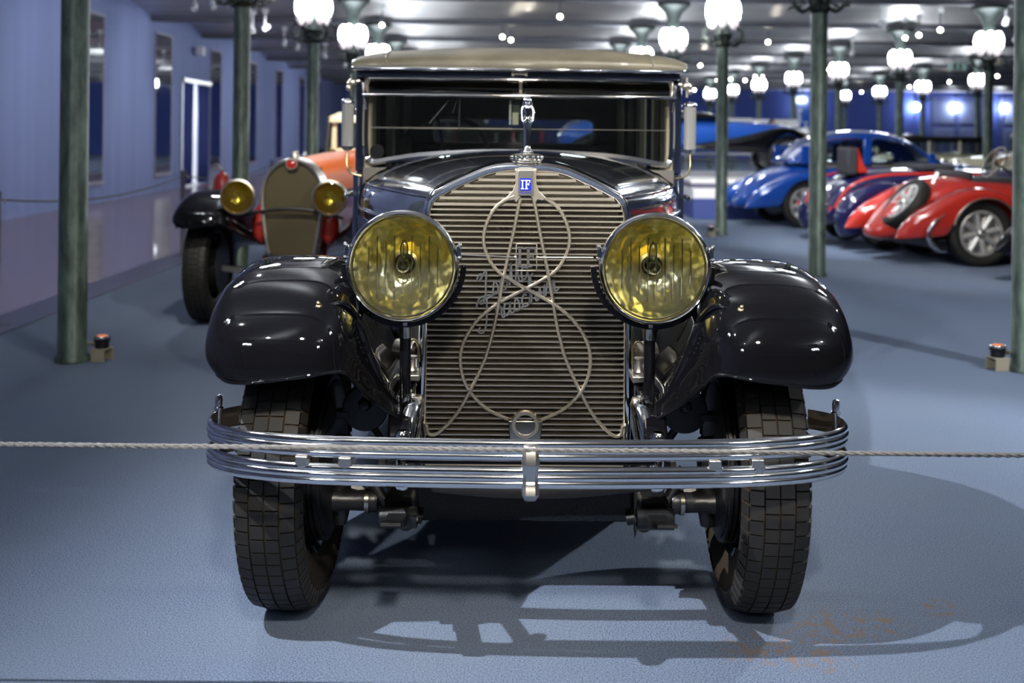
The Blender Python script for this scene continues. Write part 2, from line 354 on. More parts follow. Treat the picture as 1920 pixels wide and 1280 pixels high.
# ceiling: shallow metal vaults between beams
PIT = 4.28
def rowY(k): return 6.4 + PIT * k
secs = []
kk = -4
b = MB()
prev = None
pts = []
for k in range(-4, 13):
    for i in range(10):
        t = i / 10; pts.append((rowY(k) + PIT * t, 3.84 + 0.20 * math.sin(PI * t) ** 0.8))
pts = [p for p in pts if Y0 <= p[0] <= Y1 + .3]
top = [(y, z) for y, z in pts]
b.loft([[(-9.4, y, z) for y, z in top], [(XR + .2, y, z) for y, z in top]], closed=False)
ceil = b.build('ceiling', 'ceiling', smooth=40, solid=0.02); struct(ceil)
for k in range(-3, 12):
    MB().bb(-9.4, XR, rowY(k) - .10, rowY(k) + .10, 3.74, 3.90).build('ceiling_beam', 'beam', ceil, bevel=0.01)
# curtained doorway
dr = thing('curtained_doorway', 'doorway in the left wall with dark blue curtains drawn aside from a bright room', 'doorway')
X = wallx(27)
b = MB(); b.bb(X - 2.6, X - 0.14, DY0 - .6, DY1 + 1.2, -.02, 0.0); b.build('passage_floor', 'white', dr, smooth=0)
b = MB(); b.bb(X - 2.62, X - 2.6, DY0 - .6, DY1 + 1.2, 0, 2.9); b.bb(X - 2.6, X - .14, DY1 + 1.2, DY1 + 1.25, 0, 2.9); b.bb(X - 2.6, X - .14, DY0 - .65, DY0 - .6, 0, 2.9); b.bb(X - 2.6, X - .14, DY0 - .6, DY1 + 1.2, 2.9, 2.92)
b.build('passage_wall', 'white', dr, smooth=0)
MB().bb(X - 1.6, X - 1.0, DY0 + .5, DY0 + 1.9, 2.84, 2.9).build('ceiling_panel', 'panel_light', dr, smooth=0)
MB().bb(X - .02, X + .12, DY0 - .12, DY1 + .12, DZ - .02, DZ + .09).build('curtain_rail', 'steel', dr, bevel=.01)
def curtain(ya, yb, gather):
    secs = []
    for z, g in ((0.05, gather), (0.9, gather * .8), (1.8, .25), (DZ - .02, 0)):
        row = []
        for i in range(25):
            t = i / 24; y = ya + (yb - ya) * t * (1 - .28 * g); row.append((wallx(y) + .06 + .035 * math.sin(t * 34), y, z))
        secs.append(row)
    return MB().loft(secs, closed=False).build('curtain', 'curtain', dr, smooth=80, solid=.008)
curtain(DY0 - .12, DY0 + .72, .3); curtain(DY1 + .12, DY1 - 1.0, .3)
pl = bpy.data.lights.new('passage_light', 'POINT'); pl.energy = 120; pl.color = (.9, .95, 1); pl.shadow_soft_size = .2
po = bpy.data.objects.new('passage_light', pl); col.objects.link(po); po.location = (X - 1.2, 27.2, 2.4)

# person in the bright doorway (blurred visitor in pink)
def person(name, label, loc, rz, h, shirt, trouser, scale=1.0):
    t = thing(name, label, 'person', loc, rz)
    def skinned(vs, es, rad, nme, m, lv=2):
        me = bpy.data.meshes.new(nme); me.from_pydata(vs, es, []); me.materials.append(M[m])
        o = bpy.data.objects.new(nme, me); col.objects.link(o); o.parent = t
        md = o.modifiers.new('k', 'SKIN'); sv = me.skin_vertices[0].data
        for i, r in enumerate(rad): sv[i].radius = (r, r * .8)
        sv[0].use_root = True
        s = o.modifiers.new('s', 'SUBSURF'); s.levels = lv; s.render_levels = lv
        return o
    H = h
    vs = [(0, 0, .53*H), (0, 0, .66*H), (0, 0, .79*H), (0, 0, .86*H), (0, 0, .89*H),
          (.055*H, 0, .49*H), (.06*H, -.01, .27*H), (.06*H, 0, .05*H), (.06*H, -.14, .02*H), (-.055*H, 0, .49*H), (-.06*H, -.01, .27*H), (-.06*H, 0, .05*H), (-.06*H, -.14, .02*H),
          (.11*H, 0, .80*H), (.14*H, .02, .63*H), (.12*H, -.14, .55*H), (-.11*H, 0, .80*H), (-.14*H, .02, .63*H), (-.12*H, -.14, .55*H)]
    es = [(0, 1), (1, 2), (2, 3), (3, 4), (0, 5), (5, 6), (6, 7), (7, 8), (0, 9), (9, 10), (10, 11), (11, 12), (2, 13), (13, 14), (14, 15), (2, 16), (16, 17), (17, 18)]
    rad = [.085*H, .08*H, .085*H, .035*H, .035*H, .055*H, .035*H, .028*H, .025*H, .055*H, .035*H, .028*H, .025*H, .035*H, .026*H, .018*H, .035*H, .026*H, .018*H]
    skinned(vs, es, rad, 'body', shirt)
    secs = []
    for z, r in ((.50, .095), (.30, .055), (.06, .045)): pass
    for sx in (1, -1):
        MB().tube([(sx*.05*H, 0, .53*H), (sx*.06*H, -.01, .28*H), (sx*.06*H, 0, .05*H)], [.062*H, .043*H, .034*H], 12).build('trouser_leg', trouser, t, smooth=80)
    MB().ball((0, -.01, .935*H), (.045*H, .055*H, .065*H), 16, 12).build('head', 'skin', t, smooth=180)
    MB().ball((0, .008, .95*H), (.05*H, .058*H, .058*H), 16, 12).build('hair', 'dark_cloth', t, smooth=180)
    MB().ball((0, -.065*H, .93*H), (.008*H, .013*H, .014*H), 8, 6).build('nose', 'skin', t, smooth=180)
    for sx in (1, -1):
        MB().ball((sx*.12*H, -.17, .545*H), (.018*H, .03*H, .022*H), 8, 6).build('hand', 'skin', t, smooth=180)
    return t
person('person', 'distant visitor in a pink top standing beyond the blue curtains', (wallx(27) - 1.0, 27.6, 0), R(60), 1.62, 'pink_cloth', 'white')
person('person', 'visitor with dark clothes standing behind the raised blue and black car', (P(1447, 260, 23.9).x, 23.9, 0), R(20), 1.74, 'dark_cloth', 'dark_cloth')

# wall mirrors
mir = [(19.25, 20.45), (23.75, 25.0), (28.65, 29.8), (33.4, 34.6), (38.0, 39.2), (43.0, 44.2), (47.6, 48.8)]
names = ['nearest tall wall mirror, partly hidden behind the thick green column on the left', 'second tall mirror from the left, before the curtained doorway', 'third tall mirror, just beyond the curtained doorway',
         'fourth tall mirror, right of the second green column', 'fifth tall mirror along the blue left wall', 'sixth tall mirror along the blue left wall, narrow and far', 'last tall mirror before the far end of the left wall']
for (ya, yb), lb in zip(mir, names):
    ym = (ya + yb) / 2; t = thing('wall_mirror', lb, 'mirror', (wallx(ym), ym, 0), math.atan(0.0323), group='tall mirrors on the left wall')
    hw = (yb - ya) / 2
    MB().bb(.012, .02, -hw, hw, .40, 3.50).build('mirror_glass', 'mirror', t, smooth=0)
    b = MB()
    b.bb(.0, .03, -hw - .02, -hw, .38, 3.52); b.bb(.0, .03, hw, hw + .02, .38, 3.52); b.bb(.0, .05, -hw, hw, 3.5, 3.55); b.bb(.0, .06, -hw, hw, .34, .40)
    b.build('frame', 'frame_grey', t, bevel=.004)
# far wall doors, panels and banners
def panel_door(n, x0, x1):
    b = MB(); b.bb(x0, x1, Y1 - .08, Y1, 0, 3.6); o = struct(b.build('door_%d' % n, 'door_blue', smooth=0))
    m = (x0 + x1) / 2
    for a, c in ((x0 + .25, m - .15), (m + .15, x1 - .25)):
        for z0, z1 in ((.3, 1.9), (2.15, 3.35)):
            f = MB(); f.bb(a, c, Y1 - .12, Y1 - .08, z0, z1); f.build('door_panel', 'wall', o, bevel=.03)
panel_door(1, 22.4, 25.4); panel_door(2, 26.2, 29.2)
for i, px in enumerate((1500, 1880)):
    pass
t = thing('banner', 'tall narrow blue banner with pale vertical lettering near the far wall', 'banner', (P(1502, 250, 44).x, 44, 0))
MB().bb(-.45, .45, 0, .03, .2, 3.15).build('cloth', 'bluelight', t, smooth=0)
MB().bb(-.5, .5, -.2, .2, 0, .05).build('foot', 'steel', t, bevel=.01)
MB().bb(-.02, .02, .03, .06, 0, 3.2).build('pole', 'steel', t)
for i in range(13):   # unreadable pale characters running up the banner
    z = .6 + i * .15; MB().bb(-.16, .02 - .03 * (i % 3), -.008, 0, z, z + .09).build('letter', 'white', t, smooth=0)
for i in range(9):
    z = .7 + i * .15; MB().bb(.14, .24 - .02 * (i % 2), -.008, 0, z, z + .08).build('letter', 'white', t, smooth=0)
t = thing('display_board', 'wide white information board behind the raised blue and black car', 'board', (P(1400, 250, 27).x, 27, 0))
MB().bb(-1.62, .15, 0, .05, .9, 1.82).build('panel', 'white', t, bevel=.005)
MB().bb(.19, 1.28, 0, .05, .8, 1.80).build('panel', 'white', t, bevel=.005)
for x in (-1.5, .15, 1.2): MB().bb(x - .03, x + .03, .05, .1, 0, 1.8).build('post', 'steel', t)
MB().bb(.62, 1.0, -.012, 0.0, 1.0, 1.72).build('picture', 'beige', t, smooth=0)

# ------------------------------------------------------------ lamp columns
def lamp_column(label, loc, simple=False):
    t = thing('lamp_column', label, 'column', loc, group='green cast iron lamp columns')
    MB().lathe([(.10, 0), (.10, .025), (.083, .04), (.081, 2.5), (.08, 3.7)], n=24).build('shaft', 'column', t, smooth=50)
    MB().lathe([(.085, 3.22), (.10, 3.26), (.092, 3.3), (.10, 3.42), (.16, 3.56), (.26, 3.66), (.30, 3.68), (.30, 3.74), (.05, 3.745)], n=16).build('capital', 'green_lamp', t, smooth=50)
    N0 = set(o.name for o in col.objects)
    b = MB(); b.lathe([(.083, 2.48), (.11, 2.52), (.095, 2.56), (.12, 2.62), (.14, 2.66), (.10, 2.72), (.085, 2.78)], n=16)
    for k in range(6):
        a = R(60 * k + 15); c, s = math.cos(a), math.sin(a)
        pth = smoothpath([(c*.08, s*.08, 2.56), (c*.18, s*.18, 2.50), (c*.285, s*.285, 2.58), (c*.30, s*.30, 2.70), (c*.21, s*.21, 2.75)], 3)
        b.tube(pth, .014, 5)
        for q in range(5):   # leafy scrollwork
            aa = a + R(-24 + 12 * q); rr = .20 + .035 * (q % 3)
            p = Vector((math.cos(aa) * rr, math.sin(aa) * rr, 2.55 + .03 * (q % 2)))
            tip = Vector((math.cos(aa) * (rr + .09), math.sin(aa) * (rr + .09), p.z + random.uniform(-.06, .09)))
            sd = Vector((-math.sin(aa), math.cos(aa), 0)) * .022
            b.add([p - sd, p + sd, tip, (p + tip) / 2 + Vector((0, 0, .03))], [[0, 1, 3], [1, 2, 3], [2, 0, 3]])
    b.build('scroll_bracket', 'green_lamp', t, smooth=50)
    for k in range(6):
        a = R(60 * k + 15); x, y = math.cos(a) * .168, math.sin(a) * .168
        g = MB().lathe([(.0, 2.84), (.05, 2.85), (.078, 2.90), (.088, 2.98), (.082, 3.06), (.055, 3.13), (.02, 3.155), (0, 3.158)], (x, y, 0), n=12).build('globe', 'globe', t, smooth=180)
        MB().lathe([(.0, 2.73), (.03, 2.74), (.058, 2.79), (.070, 2.838), (0, 2.839)], (x, y, 0), n=12).build('lower_bowl', 'globe_low', g, smooth=180)
        c = MB(); c.lathe([(.074, 2.835), (.08, 2.84), (.08, 2.852), (.074, 2.856)], (x, y, 0), n=12)
        for q in range(4):
            aa = a + R(90 * q + 45); dx, dy = math.cos(aa), math.sin(aa)
            c.tube([(x + dx*.03, y + dy*.03, 2.72), (x + dx*.066, y + dy*.066, 2.79), (x + dx*.088, y + dy*.088, 2.86), (x + dx*.092, y + dy*.092, 2.95)], .006, 4)
        c.build('lamp_cage', 'green_lamp', g, smooth=60)
    for o in list(col.objects):
        if o.name not in N0 and o.parent == t: o.location.z += .12
    return t
proto = None
ordn = ['first', 'second', 'third', 'fourth', 'fifth', 'sixth', 'seventh', 'eighth', 'ninth', 'tenth', 'eleventh', 'twelfth']
def place_col(x, y, label):
    global proto
    if proto is None: proto = lamp_column(label, (x, y, 0)); return proto
    return copy_tree(proto, (x, y, 0), label)
for k in range(-2, 10):
    Y = rowY(k)
    lb = 'green lamp column at the left edge beside the walkway, thickest in view' if k == 0 else ('lamp column behind the camera in the row left of the black car' if k < 0 else 'green lamp column left of the black car, %s in its row counting from the front' % ordn[k])
    if k == -1: lb = 'lamp column just outside the frame in the row left of the black car'
    place_col(-2.60 - .02 * (Y - 6.4), Y, lb)
for k in range(-2, 10):
    Y = rowY(k)
    lb = 'green lamp column cut by the right edge of the photo' if k == 0 else ('lamp column behind the camera in the row right of the black car' if k < 0 else 'green lamp column right of the black car, %s in its row counting from the front' % ordn[k])
    if k == -1: lb = 'lamp column just outside the frame in the row right of the black car'
    place_col({0: 3.065, 1: 3.035}.get(k, 3.02 - .012 * (Y - 6.4)), Y, lb)
for i, k in enumerate(range(3, 10)):
    place_col(8.50 - .01 * (rowY(k) - 19), rowY(k), 'lamp column in the row beyond the blue cars, %s from the front' % ordn[i])
for i, k in enumerate(range(6, 11)):
    place_col(13.85, rowY(k), 'small distant lamp column in the farthest row on the right, %s from the front' % ordn[i])
# wall sconces on the far wall
def sconce(px, label):
    p = P(px, 190, Y1 - .3); t = thing('wall_sconce', label, 'wall lamp', (p.x, Y1 - .30, 3.0), group='globe sconces on the far wall')
    MB().lathe([(.0, -.2), (.12, -.18), (.2, -.05), (.2, .1), (.1, .2), (0, .21)], n=12).build('globe', 'globe', t, smooth=180)
    MB().tube([(0, .3, -.5), (0, .1, -.55), (0, 0, -.4), (0, 0, -.19)], .03, 6).build('arm', 'green_lamp', t, smooth=60)
    MB().bb(-.02, .02, -.02, .02, .2, .75).build('rod', 'green_lamp', t)
for px, l in ((1515, 'globe wall lamp beside the tall blue banner'), (1717, 'globe wall lamp on the far wall between two columns'), (1793, 'globe wall lamp above the left blue panelled doors'), (1884, 'globe wall lamp above the right blue panelled doors')): sconce(px, l)

# ------------------------------------------------------------ ceiling spotlights and fittings
def track_spot(px, py, on, label, aim=None):
    p = at_z(px, py, 3.50)
    if p.y > 56: p = P(px, py, 52)
    t = thing('ceiling_spotlight', label, 'spotlight', p, group='spotlights under the ceiling')
    v = (Vector((0, 0, 1.0)) - p).normalized() if on else Vector((random.uniform(-1, 1), random.uniform(-1, 1), -.7)).normalized()
    if on: v = (v + Vector((0, 0, -.25))).normalized()
    MB().lathe([(.025, -.11), (.045, -.09), (.05, .0), (.052, .055), (.044, .056), (.040, .04), (0, .039)], axis=v, n=14).build('housing', 'white' if not on else 'beam', t, smooth=50)
    if on: MB().lathe([(.0, .0), (.037, .001), (.037, .006), (0, .007)], o=v * .042, axis=v, n=14).build('bulb', 'spot_on', t, smooth=60)
    h = 3.84 - p.z
    MB().bb(-.012, .012, -.012, .012, 0.0, h + .06).build('stem', 'beam' if on else 'white', t)
    MB().bb(-.06, .06, -.025, .025, h - .02, h + .08).build('mount', 'white', t, bevel=.005)
on = [(942, 68), (1050, 30), (1440, 78), (1313, 122), (1697, 70), (1723, 65), (1763, 55), (716, 46), (1252, 56), (1345, 150), (1370, 148), (1416, 143), (1429, 143), (1374, 156), (1302, 168), (1325, 166), (1615, 172), (1705, 162), (1780, 153), (1870, 142), (1555, 130), (1397, 150), (958, 74)]
for i, (px, py) in enumerate(on):
    side = 'above the black car' if px < 1200 else ('over the middle of the hall' if px < 1500 else 'over the right of the hall')
    tag_ = 'lit ceiling spotlight %s, %s lit one from the left' % (side, (ordn + ['thirteenth', 'fourteenth', 'fifteenth', 'sixteenth', 'seventeenth', 'eighteenth', 'nineteenth', 'twentieth', 'twenty-first', 'twenty-second', 'twenty-third'])[sorted(on).index((px, py))])
    track_spot(px, py, True, tag_)
for i, (px, py) in enumerate([(400, 10), (365, 14), (497, 53), (474, 56), (533, 82), (557, 90), (610, 106), (647, 122), (1886, 40), (1906, 78), (1655, 45), (1598, 100)]):
    track_spot(px, py, False, 'unlit white spotlight under the %s ceiling, %s from the left' % ('dark left' if px < 700 else 'right', ordn[i]))
# exit sign
p = P(1795, 125, 26)
t = thing('exit_sign', 'small pale green exit sign hanging from the ceiling on the right', 'sign', p)
MB().bb(-.21, .21, -.02, .02, -.09, .09).build('panel', 'sign_green', t, bevel=.005)
MB().bb(-.10, -.03, -.026, -.02, -.08, .08).build('door_symbol', 'column', t, smooth=0); MB().bb(.03, .10, -.026, -.02, -.08, .08).build('door_symbol', 'column', t, smooth=0)
for x in (-.2, .2): MB().bb(x - .005, x + .005, -.005, .005, .11, 4.16 - p.z).build('hanger', 'steel', t)
# wall camera on the left wall
t = thing('wall_camera', 'small white box fixed high on the blue wall above the doorway', 'mounted_camera', (wallx(27) + .10, 27, 3.35))
MB().bb(-.02, .16, -.12, .12, -.1, .12).build('case', 'white', t, bevel=.02); MB().bb(-.10, 0, -.04, .04, -.04, .04).build('bracket', 'steel', t)

# ------------------------------------------------------------ rope barriers
def stanchion(x, y, h, label, m='beam', r=.025):
    t = thing('barrier_post', label, 'post', (x, y, 0), group='rope barrier posts')
    MB().lathe([(.15, 0), (.15, .008), (.03, .02), (r, .04), (r, h - .03), (r * 1.15, h - .025), (r * 1.15, h), (0, h + .005)], n=18).build('pole', m, t, smooth=50)
    MB().tube([(r, 0, h - .06), (r + .03, 0, h - .05), (r + .03, 0, h - .09)], .005, 6).build('ring', 'nickel', t, smooth=60)
    return t
ly = [3.2, 7.5, 11.75, 16.1, 20.5]
for i, y in enumerate(ly): stanchion(-3.58, y, .94, ['grey rope post at the walkway edge outside the frame', 'grey rope post at the walkway edge left of the thick column', 'grey rope post at the walkway edge beside the red car', 'grey rope post behind the red car radiator', 'far grey rope post along the walkway, next to last', 'last grey rope post along the walkway'][i])
for i in range(len(ly) - 1):
    ya, yb = ly[i], ly[i+1]
    b = MB().tube([(-3.58, ya + .032 + (yb - ya - .064) * t / 10, .88 - .10 * (1 - (2 * t / 10 - 1) ** 2)) for t in range(11)], .008, 6)
    tag(b.build('barrier_rope', 'rope', smooth=60), 'thin rope hanging between posts along the walkway, %s span' % ordn[i], 'rope', 'ropes along the walkway')
for s, l in ((-1, 'low rope post outside the frame on the left'), (1, 'low rope post outside the frame on the right')): stanchion(1.81 * s, 2.45, .70, l)
b = MB(); N = 160
for st in range(3):
    b.tube([(-1.78 + 3.56 * i / N, 2.45 + .0032 * math.cos(i * 2.0 + st * 2.09), .661 + .0032 * math.sin(i * 2.0 + st * 2.09)) for i in range(N + 1)], .0036, 5)
tag(b.build('barrier_rope', 'rope', smooth=60), 'grey twisted rope stretched across the picture in front of the bumper', 'rope')
# small floor fittings beside the columns
def fitting(px, py, label, side):
    p = floor_at(px, py); t = thing('floor_fitting', label, 'floor lamp fitting', p, R(12) * side, group='small floor fittings beside the columns')
    b = MB(); b.bb(-.045, .045, -.05, -.042, 0, .075); b.bb(-.045, .045, .042, .05, 0, .075); b.bb(-.045, .045, -.05, .05, .07, .078); b.build('bracket', 'beige', t, bevel=.002)
    MB().lathe([(.04, .078), (.04, .115), (.048, .12), (.048, .135), (.03, .14)], n=18).build('body', 'iron', t, smooth=40)
    MB().lathe([(.046, .135), (.047, .142), (.042, .15), (.036, .148)], n=18).build('rim', 'chrome', t, smooth=60)
    MB().ball((0, 0, .142), (.034, .034, .014), 14, 6).build('orange_lens', 'glow_orange', t, smooth=180)['label'] = 'orange lens'
    MB().tube([(-.04 * side * -1, 0, .1), (.07 * side, 0, .1), (.13 * side, 0, .1)], [.016, .012, .007], 8).build('cable', 'beige', t, smooth=50)
fitting(191, 676, 'small beige and black floor fitting with orange lens, right of the left column', -1)
fitting(1870, 693, 'small beige and black floor fitting with orange lens, left of the rightmost column', 1)
fitting(1333, 444, 'small floor fitting at the foot of the middle right column', 1)
# fire extinguisher behind the red car
p = floor_at(417, 480); 
t = thing('fire_extinguisher', 'red fire extinguisher with a pale label behind the red car fender', 'fire extinguisher', (P(417, 300, 11.2).x, 11.2, 0))
MB().lathe([(.16, 0), (.16, .01), (.02, .02), (.02, .45)], n=16).build('stand', 'iron', t, smooth=50)
MB().lathe([(.07, .45), (.085, .47), (.085, .85), (.06, .92), (.02, .94), (.02, .97)], n=18).build('cylinder', 'extred', t, smooth=50)
MB().lathe([(.0862, .58), (.0864, .6), (.0864, .72), (.0862, .74)], n=18).build('label_plate', 'white', t, smooth=50)
MB().tube(smoothpath([(0, 0, .96), (-.05, -.02, 1.03), (-.09, -.02, 1.0), (-.10, -.02, .9), (-.11, -.03, .75)], 4), .012, 6).build('hose', 'nickel', t, smooth=60)

# ------------------------------------------------------------ shared vehicle pieces
def tyre_mb(r, w, rim, n=64, tread=False):
    h = w / 2
    prof = [(rim, -h*.62), (rim + .012, -h*.72), ((r+rim)/2, -h*.98), (r - .055, -h*1.0), (r - .022, -h*.90), (r - .010, -h*.70), (r - .006, 0), (r - .010, h*.70), (r - .022, h*.90), (r - .055, h*1.0), ((r+rim)/2, h*.98), (rim + .012, h*.72), (rim, h*.62)]
    m = MB()
    secs = [[(q[1], q[0] * math.cos(2*PI*k/n), q[0] * math.sin(2*PI*k/n)) for q in prof] for k in range(n)]
    secs.append(secs[0]); m.loft(secs, True, False)
    return m
def tread_mb(r, w, rows=4, nb=66):
    m = MB(); h = w / 2; cw = (w * .90) / rows
    for row in range(rows):
        x0 = -h * .90 + cw * row + .0022; x1 = x0 + cw - .0044
        off = .5 if row in (1, 2) else 0.0
        for k in range(nb):
            a0 = 2*PI*(k + off + .06) / nb; a1 = 2*PI*(k + off + .94) / nb
            def rr(x): return r - .014 * (abs(x) / h) ** 3
            vs = []
            for a in (a0, a1):
                for x in (x0, x1):
                    vs += [(x, (rr(x) - .014) * math.cos(a), (rr(x) - .014) * math.sin(a)), (x, rr(x) * math.cos(a), rr(x) * math.sin(a))]
            m.add(vs, [[0, 1, 3, 2], [4, 6, 7, 5], [0, 4, 5, 1], [2, 3, 7, 6], [1, 5, 7, 3]])
    for sgn in (-1, 1):       # shoulder lugs running down the sidewall
        for k in range(nb):
            a0 = 2*PI*(k + .12) / nb; a1 = 2*PI*(k + .80) / nb; vs = []
            for a in (a0, a1):
                for (q, x) in ((r - .012, .86*h), (r - .040, .985*h), (r - .052, 1.0*h), (r - .052, .93*h), (r - .02, .8*h)):
                    vs.append((sgn * (x + .004), q * math.cos(a), q * math.sin(a)))
            m.add(vs, [[0, 1, 2, 3, 4], [9, 8, 7, 6, 5]] + [[i, (i+1) % 5, 5 + (i+1) % 5, 5 + i] for i in range(5)])
    return m
def wheel(parent, name, c, r, w, rimr, style, outx, tyre='rubber', tread=False, steer=0.0, rimmat='alloy', lab=None):
    """wheel in the local frame: spins about x; outx = +1/-1 points to the outside"""
    o = MB()
    if style == 'disc8':
        o.lathe([(rimr + .005, -w*.33), (rimr + .012, -w*.36), (rimr - .01, -w*.30), (rimr - .012, w*.30), (rimr + .012, w*.36), (rimr + .005, w*.40), (rimr - .018, w*.38), (rimr - .022, -w*.2)], axis=(outx, 0, 0), n=36)
    else:
        o.lathe([(rimr + .01, -w*.36), (rimr - .012, -w*.3), (rimr - .02, 0), (rimr - .012, w*.3), (rimr + .01, w*.36), (rimr - .005, w*.36), (rimr - .03, w*.2), (rimr - .03, -w*.2)], axis=(outx, 0, 0), n=36)
    p = o.build(name, rimmat, parent, smooth=45); p.location = c; p.rotation_euler = (0, 0, steer)
    if lab: p['label'] = lab
    tyre_mb(r, w, rimr).build('tyre', tyre, p, smooth=50)
    if tread: p.children[0].data.materials[0] = M['rubber_worn']
    if tread: tread_mb(r, w).build('tyre_tread', tyre, p, smooth=0)['kind'] = 'stuff'
    if style == 'disc8':
        MB().lathe([(0, -.01), (rimr - .02, -.01), (rimr - .02, .0), (.06, .012), (0, .014)], axis=(outx, 0, 0), n=36).build('drum', 'steel', p, smooth=45)
        for k in range(8):
            a = 2*PI*k/8 + .2; rot = Matrix.Rotation(a, 3, 'X')
            b = MB(); b.add([(outx*x, y, z) for x, y, z in [(.03, -.035, .03), (.03, .035, .03), (.045, .028, rimr-.015), (.045, -.028, rimr-.015), (.0, -.035, .03), (.0, .035, .03), (.015, .028, rimr-.015), (.015, -.028, rimr-.015), (.05, 0, .03), (.055, 0, rimr-.015)]],
                  [[0, 8, 9, 3], [8, 1, 2, 9], [4, 7, 6, 5], [0, 3, 7, 4], [1, 5, 6, 2], [3, 9, 2, 6, 7]])
            b.xf(rot.to_4x4()); b.build('spoke', rimmat, p, smooth=30)
        MB().lathe([(.055, .0), (.055, .05), (.035, .07), (.022, .072), (.018, .055), (0, .055)], axis=(outx, 0, 0), n=18).build('hub_cap', 'steel', p, smooth=45)
    else:
        MB().lathe([(0, -.05), (.07, -.05), (.08, .0), (.055, .04), (.04, .07), (0, .075)], axis=(outx, 0, 0), n=20).build('hub', rimmat, p, smooth=45)
        for k in range(12):
            a = 2*PI*k/12; MB().tube([(outx*.01, math.cos(a)*.05, math.sin(a)*.05), (outx*.01, math.cos(a)*(rimr-.02), math.sin(a)*(rimr-.02))], [.017, .013], 8).build('spoke', rimmat, p, smooth=60)
    return p
def front_wing(parent, sx, m, xo=.835, xi=.345, crown=None, zs=1.0, dx=0.0, name='front_wing'):
    """long clam-shell wing: crown line over the wheel, outer lip, inner valance running down to the frame"""
    crown = crown or [(-.505, .745), (-.495, .80), (-.46, .875), (-.38, .945), (-.27, .985), (-.12, 1.008), (.05, 1.008), (.22, .975), (.42, .89), (.66, .745), (.88, .60), (1.1, .475), (1.35, .40)]
    secs = []
    cp = [(p.x, p.z) for p in smoothpath([(y, 0, z) for y, z in crown], 3)]
    N = len(cp); k = xo - .835; arc = 0.0
    for i, (y, z) in enumerate(cp):
        a = cp[max(i-1, 0)]; b = cp[min(i+1, N-1)]
        if i: arc += math.hypot(y - cp[i-1][0], z - cp[i-1][1])
        ty, tz = b[0]-a[0], b[1]-a[1]; L = math.hypot(ty, tz); ty /= L; tz /= L
        ny, nz = -tz, ty      # outward normal (front / up)
        e = max(0.0, 1 - arc / .10) ** 2          # 1 at the front lip, 0 from 10 cm on
        drop = .19 - .09 * e; row = []
        for (x, d) in ((.832, drop), (.838, drop*.62), (.836, drop*.32+.016), (.822, .030), (.785, .007), (.72, 0), (.63, 0), (.56, .006), (.505, .026)):
            x2 = x - .040 * e * max(0, (x - .60) / .24); z2 = z - nz * d + e * .05 * max(0, (.80 - x) / .3) * .6 + e * .018 * max(0, (x - .76) / .07)
            row.append(Vector((x2 + k, y - ny * d, z2)))
        t_ = min(1, arc / .8)
        vb = Vector((xi, max(y, -.26 + .1 * t_), .60 if y < .2 else .60 - (y - .2) * .2))
        s0 = Vector((.470 + k, y - ny * .075 * (1 - .3*e), z - nz * .075 + e * .02)); row.append(s0)
        for t, bend in ((.25, .035), (.5, .045), (.75, .03), (1.0, 0)):
            q = s0.lerp(vb, t); q.x += bend * .2; q.z += -bend * .5; q.y += bend * (.9 - .7 * t_); row.append(q)
        secs.append([(sx * (p.x + dx), p.y, p.z * zs) for p in row])
    b = MB().loft(secs, closed=False)
    o = b.build(name, m, parent, smooth=180, solid=.006, sub=1)
    # rolled bead along the outer and the front lip
    rim = [s[0] for s in secs[::-1]] + [p for p in secs[0][1:]]
    return o, secs

# ------------------------------------------------------------ the black limousine
car = thing('vintage_car', 'large black limousine facing the camera with slatted radiator and big headlights', 'car', (0.048, 3.2, 0), 0.010)
CI = (Matrix.Translation((0.048, 3.2, 0)) @ Matrix.Rotation(0.010, 4, 'Z')).inverted()
def C(px, py, Y): return CI @ P(px, py, Y)

# radiator
YF = 0.06            # local depth of the slats' front
half = [(0.302, .315), (0.302, .60), (0.300, .90), (0.297, 1.10), (0.295, 1.140), (0.288, 1.168), (0.269, 1.189), (0.232, 1.208), (0.195, 1.226), (0.124, 1.257), (0.090, 1.266), (0.061, 1.270), (0, 1.272)]
outl = [(x, z) for x, z in half] + [(-x, z) for x, z in half[::-1][1:]]
def offs(pts, d):
    out = []
    n = len(pts)
    for i in range(n):
        a = Vector(pts[max(i-1, 0)]); b = Vector(pts[min(i+1, n-1)]); t = (b - a).normalized(); out.append((pts[i][0] + t.y * d, pts[i][1] - t.x * d))
    return out
prof = [(-.004, .05), (-.006, .0), (.001, -.014), (.010, -.016), (.017, -.004), (.019, .02), (.024, .10), (.026, .16)]
secs = []
for d, y in prof: secs.append([(x, YF + y, z) for x, z in offs(outl, d)])
shell = MB().loft(secs, closed=False).build('radiator_shell', 'chrome', car, smooth=60, solid=.003)
MB().prism([(x, z) for x, z in half] + [(-x, z) for x, z in half[::-1][1:]], YF + .045, YF + .16).build('radiator_core', 'core', car, smooth=0)
hp = [(x, z) for x, z in half if z > 1.158]; hp = [(.292, 1.158)] + hp
MB().prism(hp + [(-x, z) for x, z in hp[::-1][1:]], YF + .028, YF + .045).build('header_plate', 'nickel', car, smooth=30)
def halfw(z):
    for (x0, z0), (x1, z1) in zip(half, half[1:]):
        if z0 <= z <= z1: return x0 + (x1 - x0) * ((z - z0) / max(z1 - z0, 1e-6))
    return 0.0
def slat(z, h, w, hw):
    b = MB(); sec = [(-h/2, 0), (-h*.3, -w*.5), (h*.3, -w*.5), (h/2, 0), (h/2, w), (-h/2, w)]
    b.add([(-hw, YF + y, z + a) for a, y in sec] + [(hw, YF + y, z + a) for a, y in sec], [list(range(6))[::-1], list(range(6, 12))] + [[i, (i+1) % 6, 6 + (i+1) % 6, 6 + i] for i in range(6)])
    return b
z = .338; i = 0
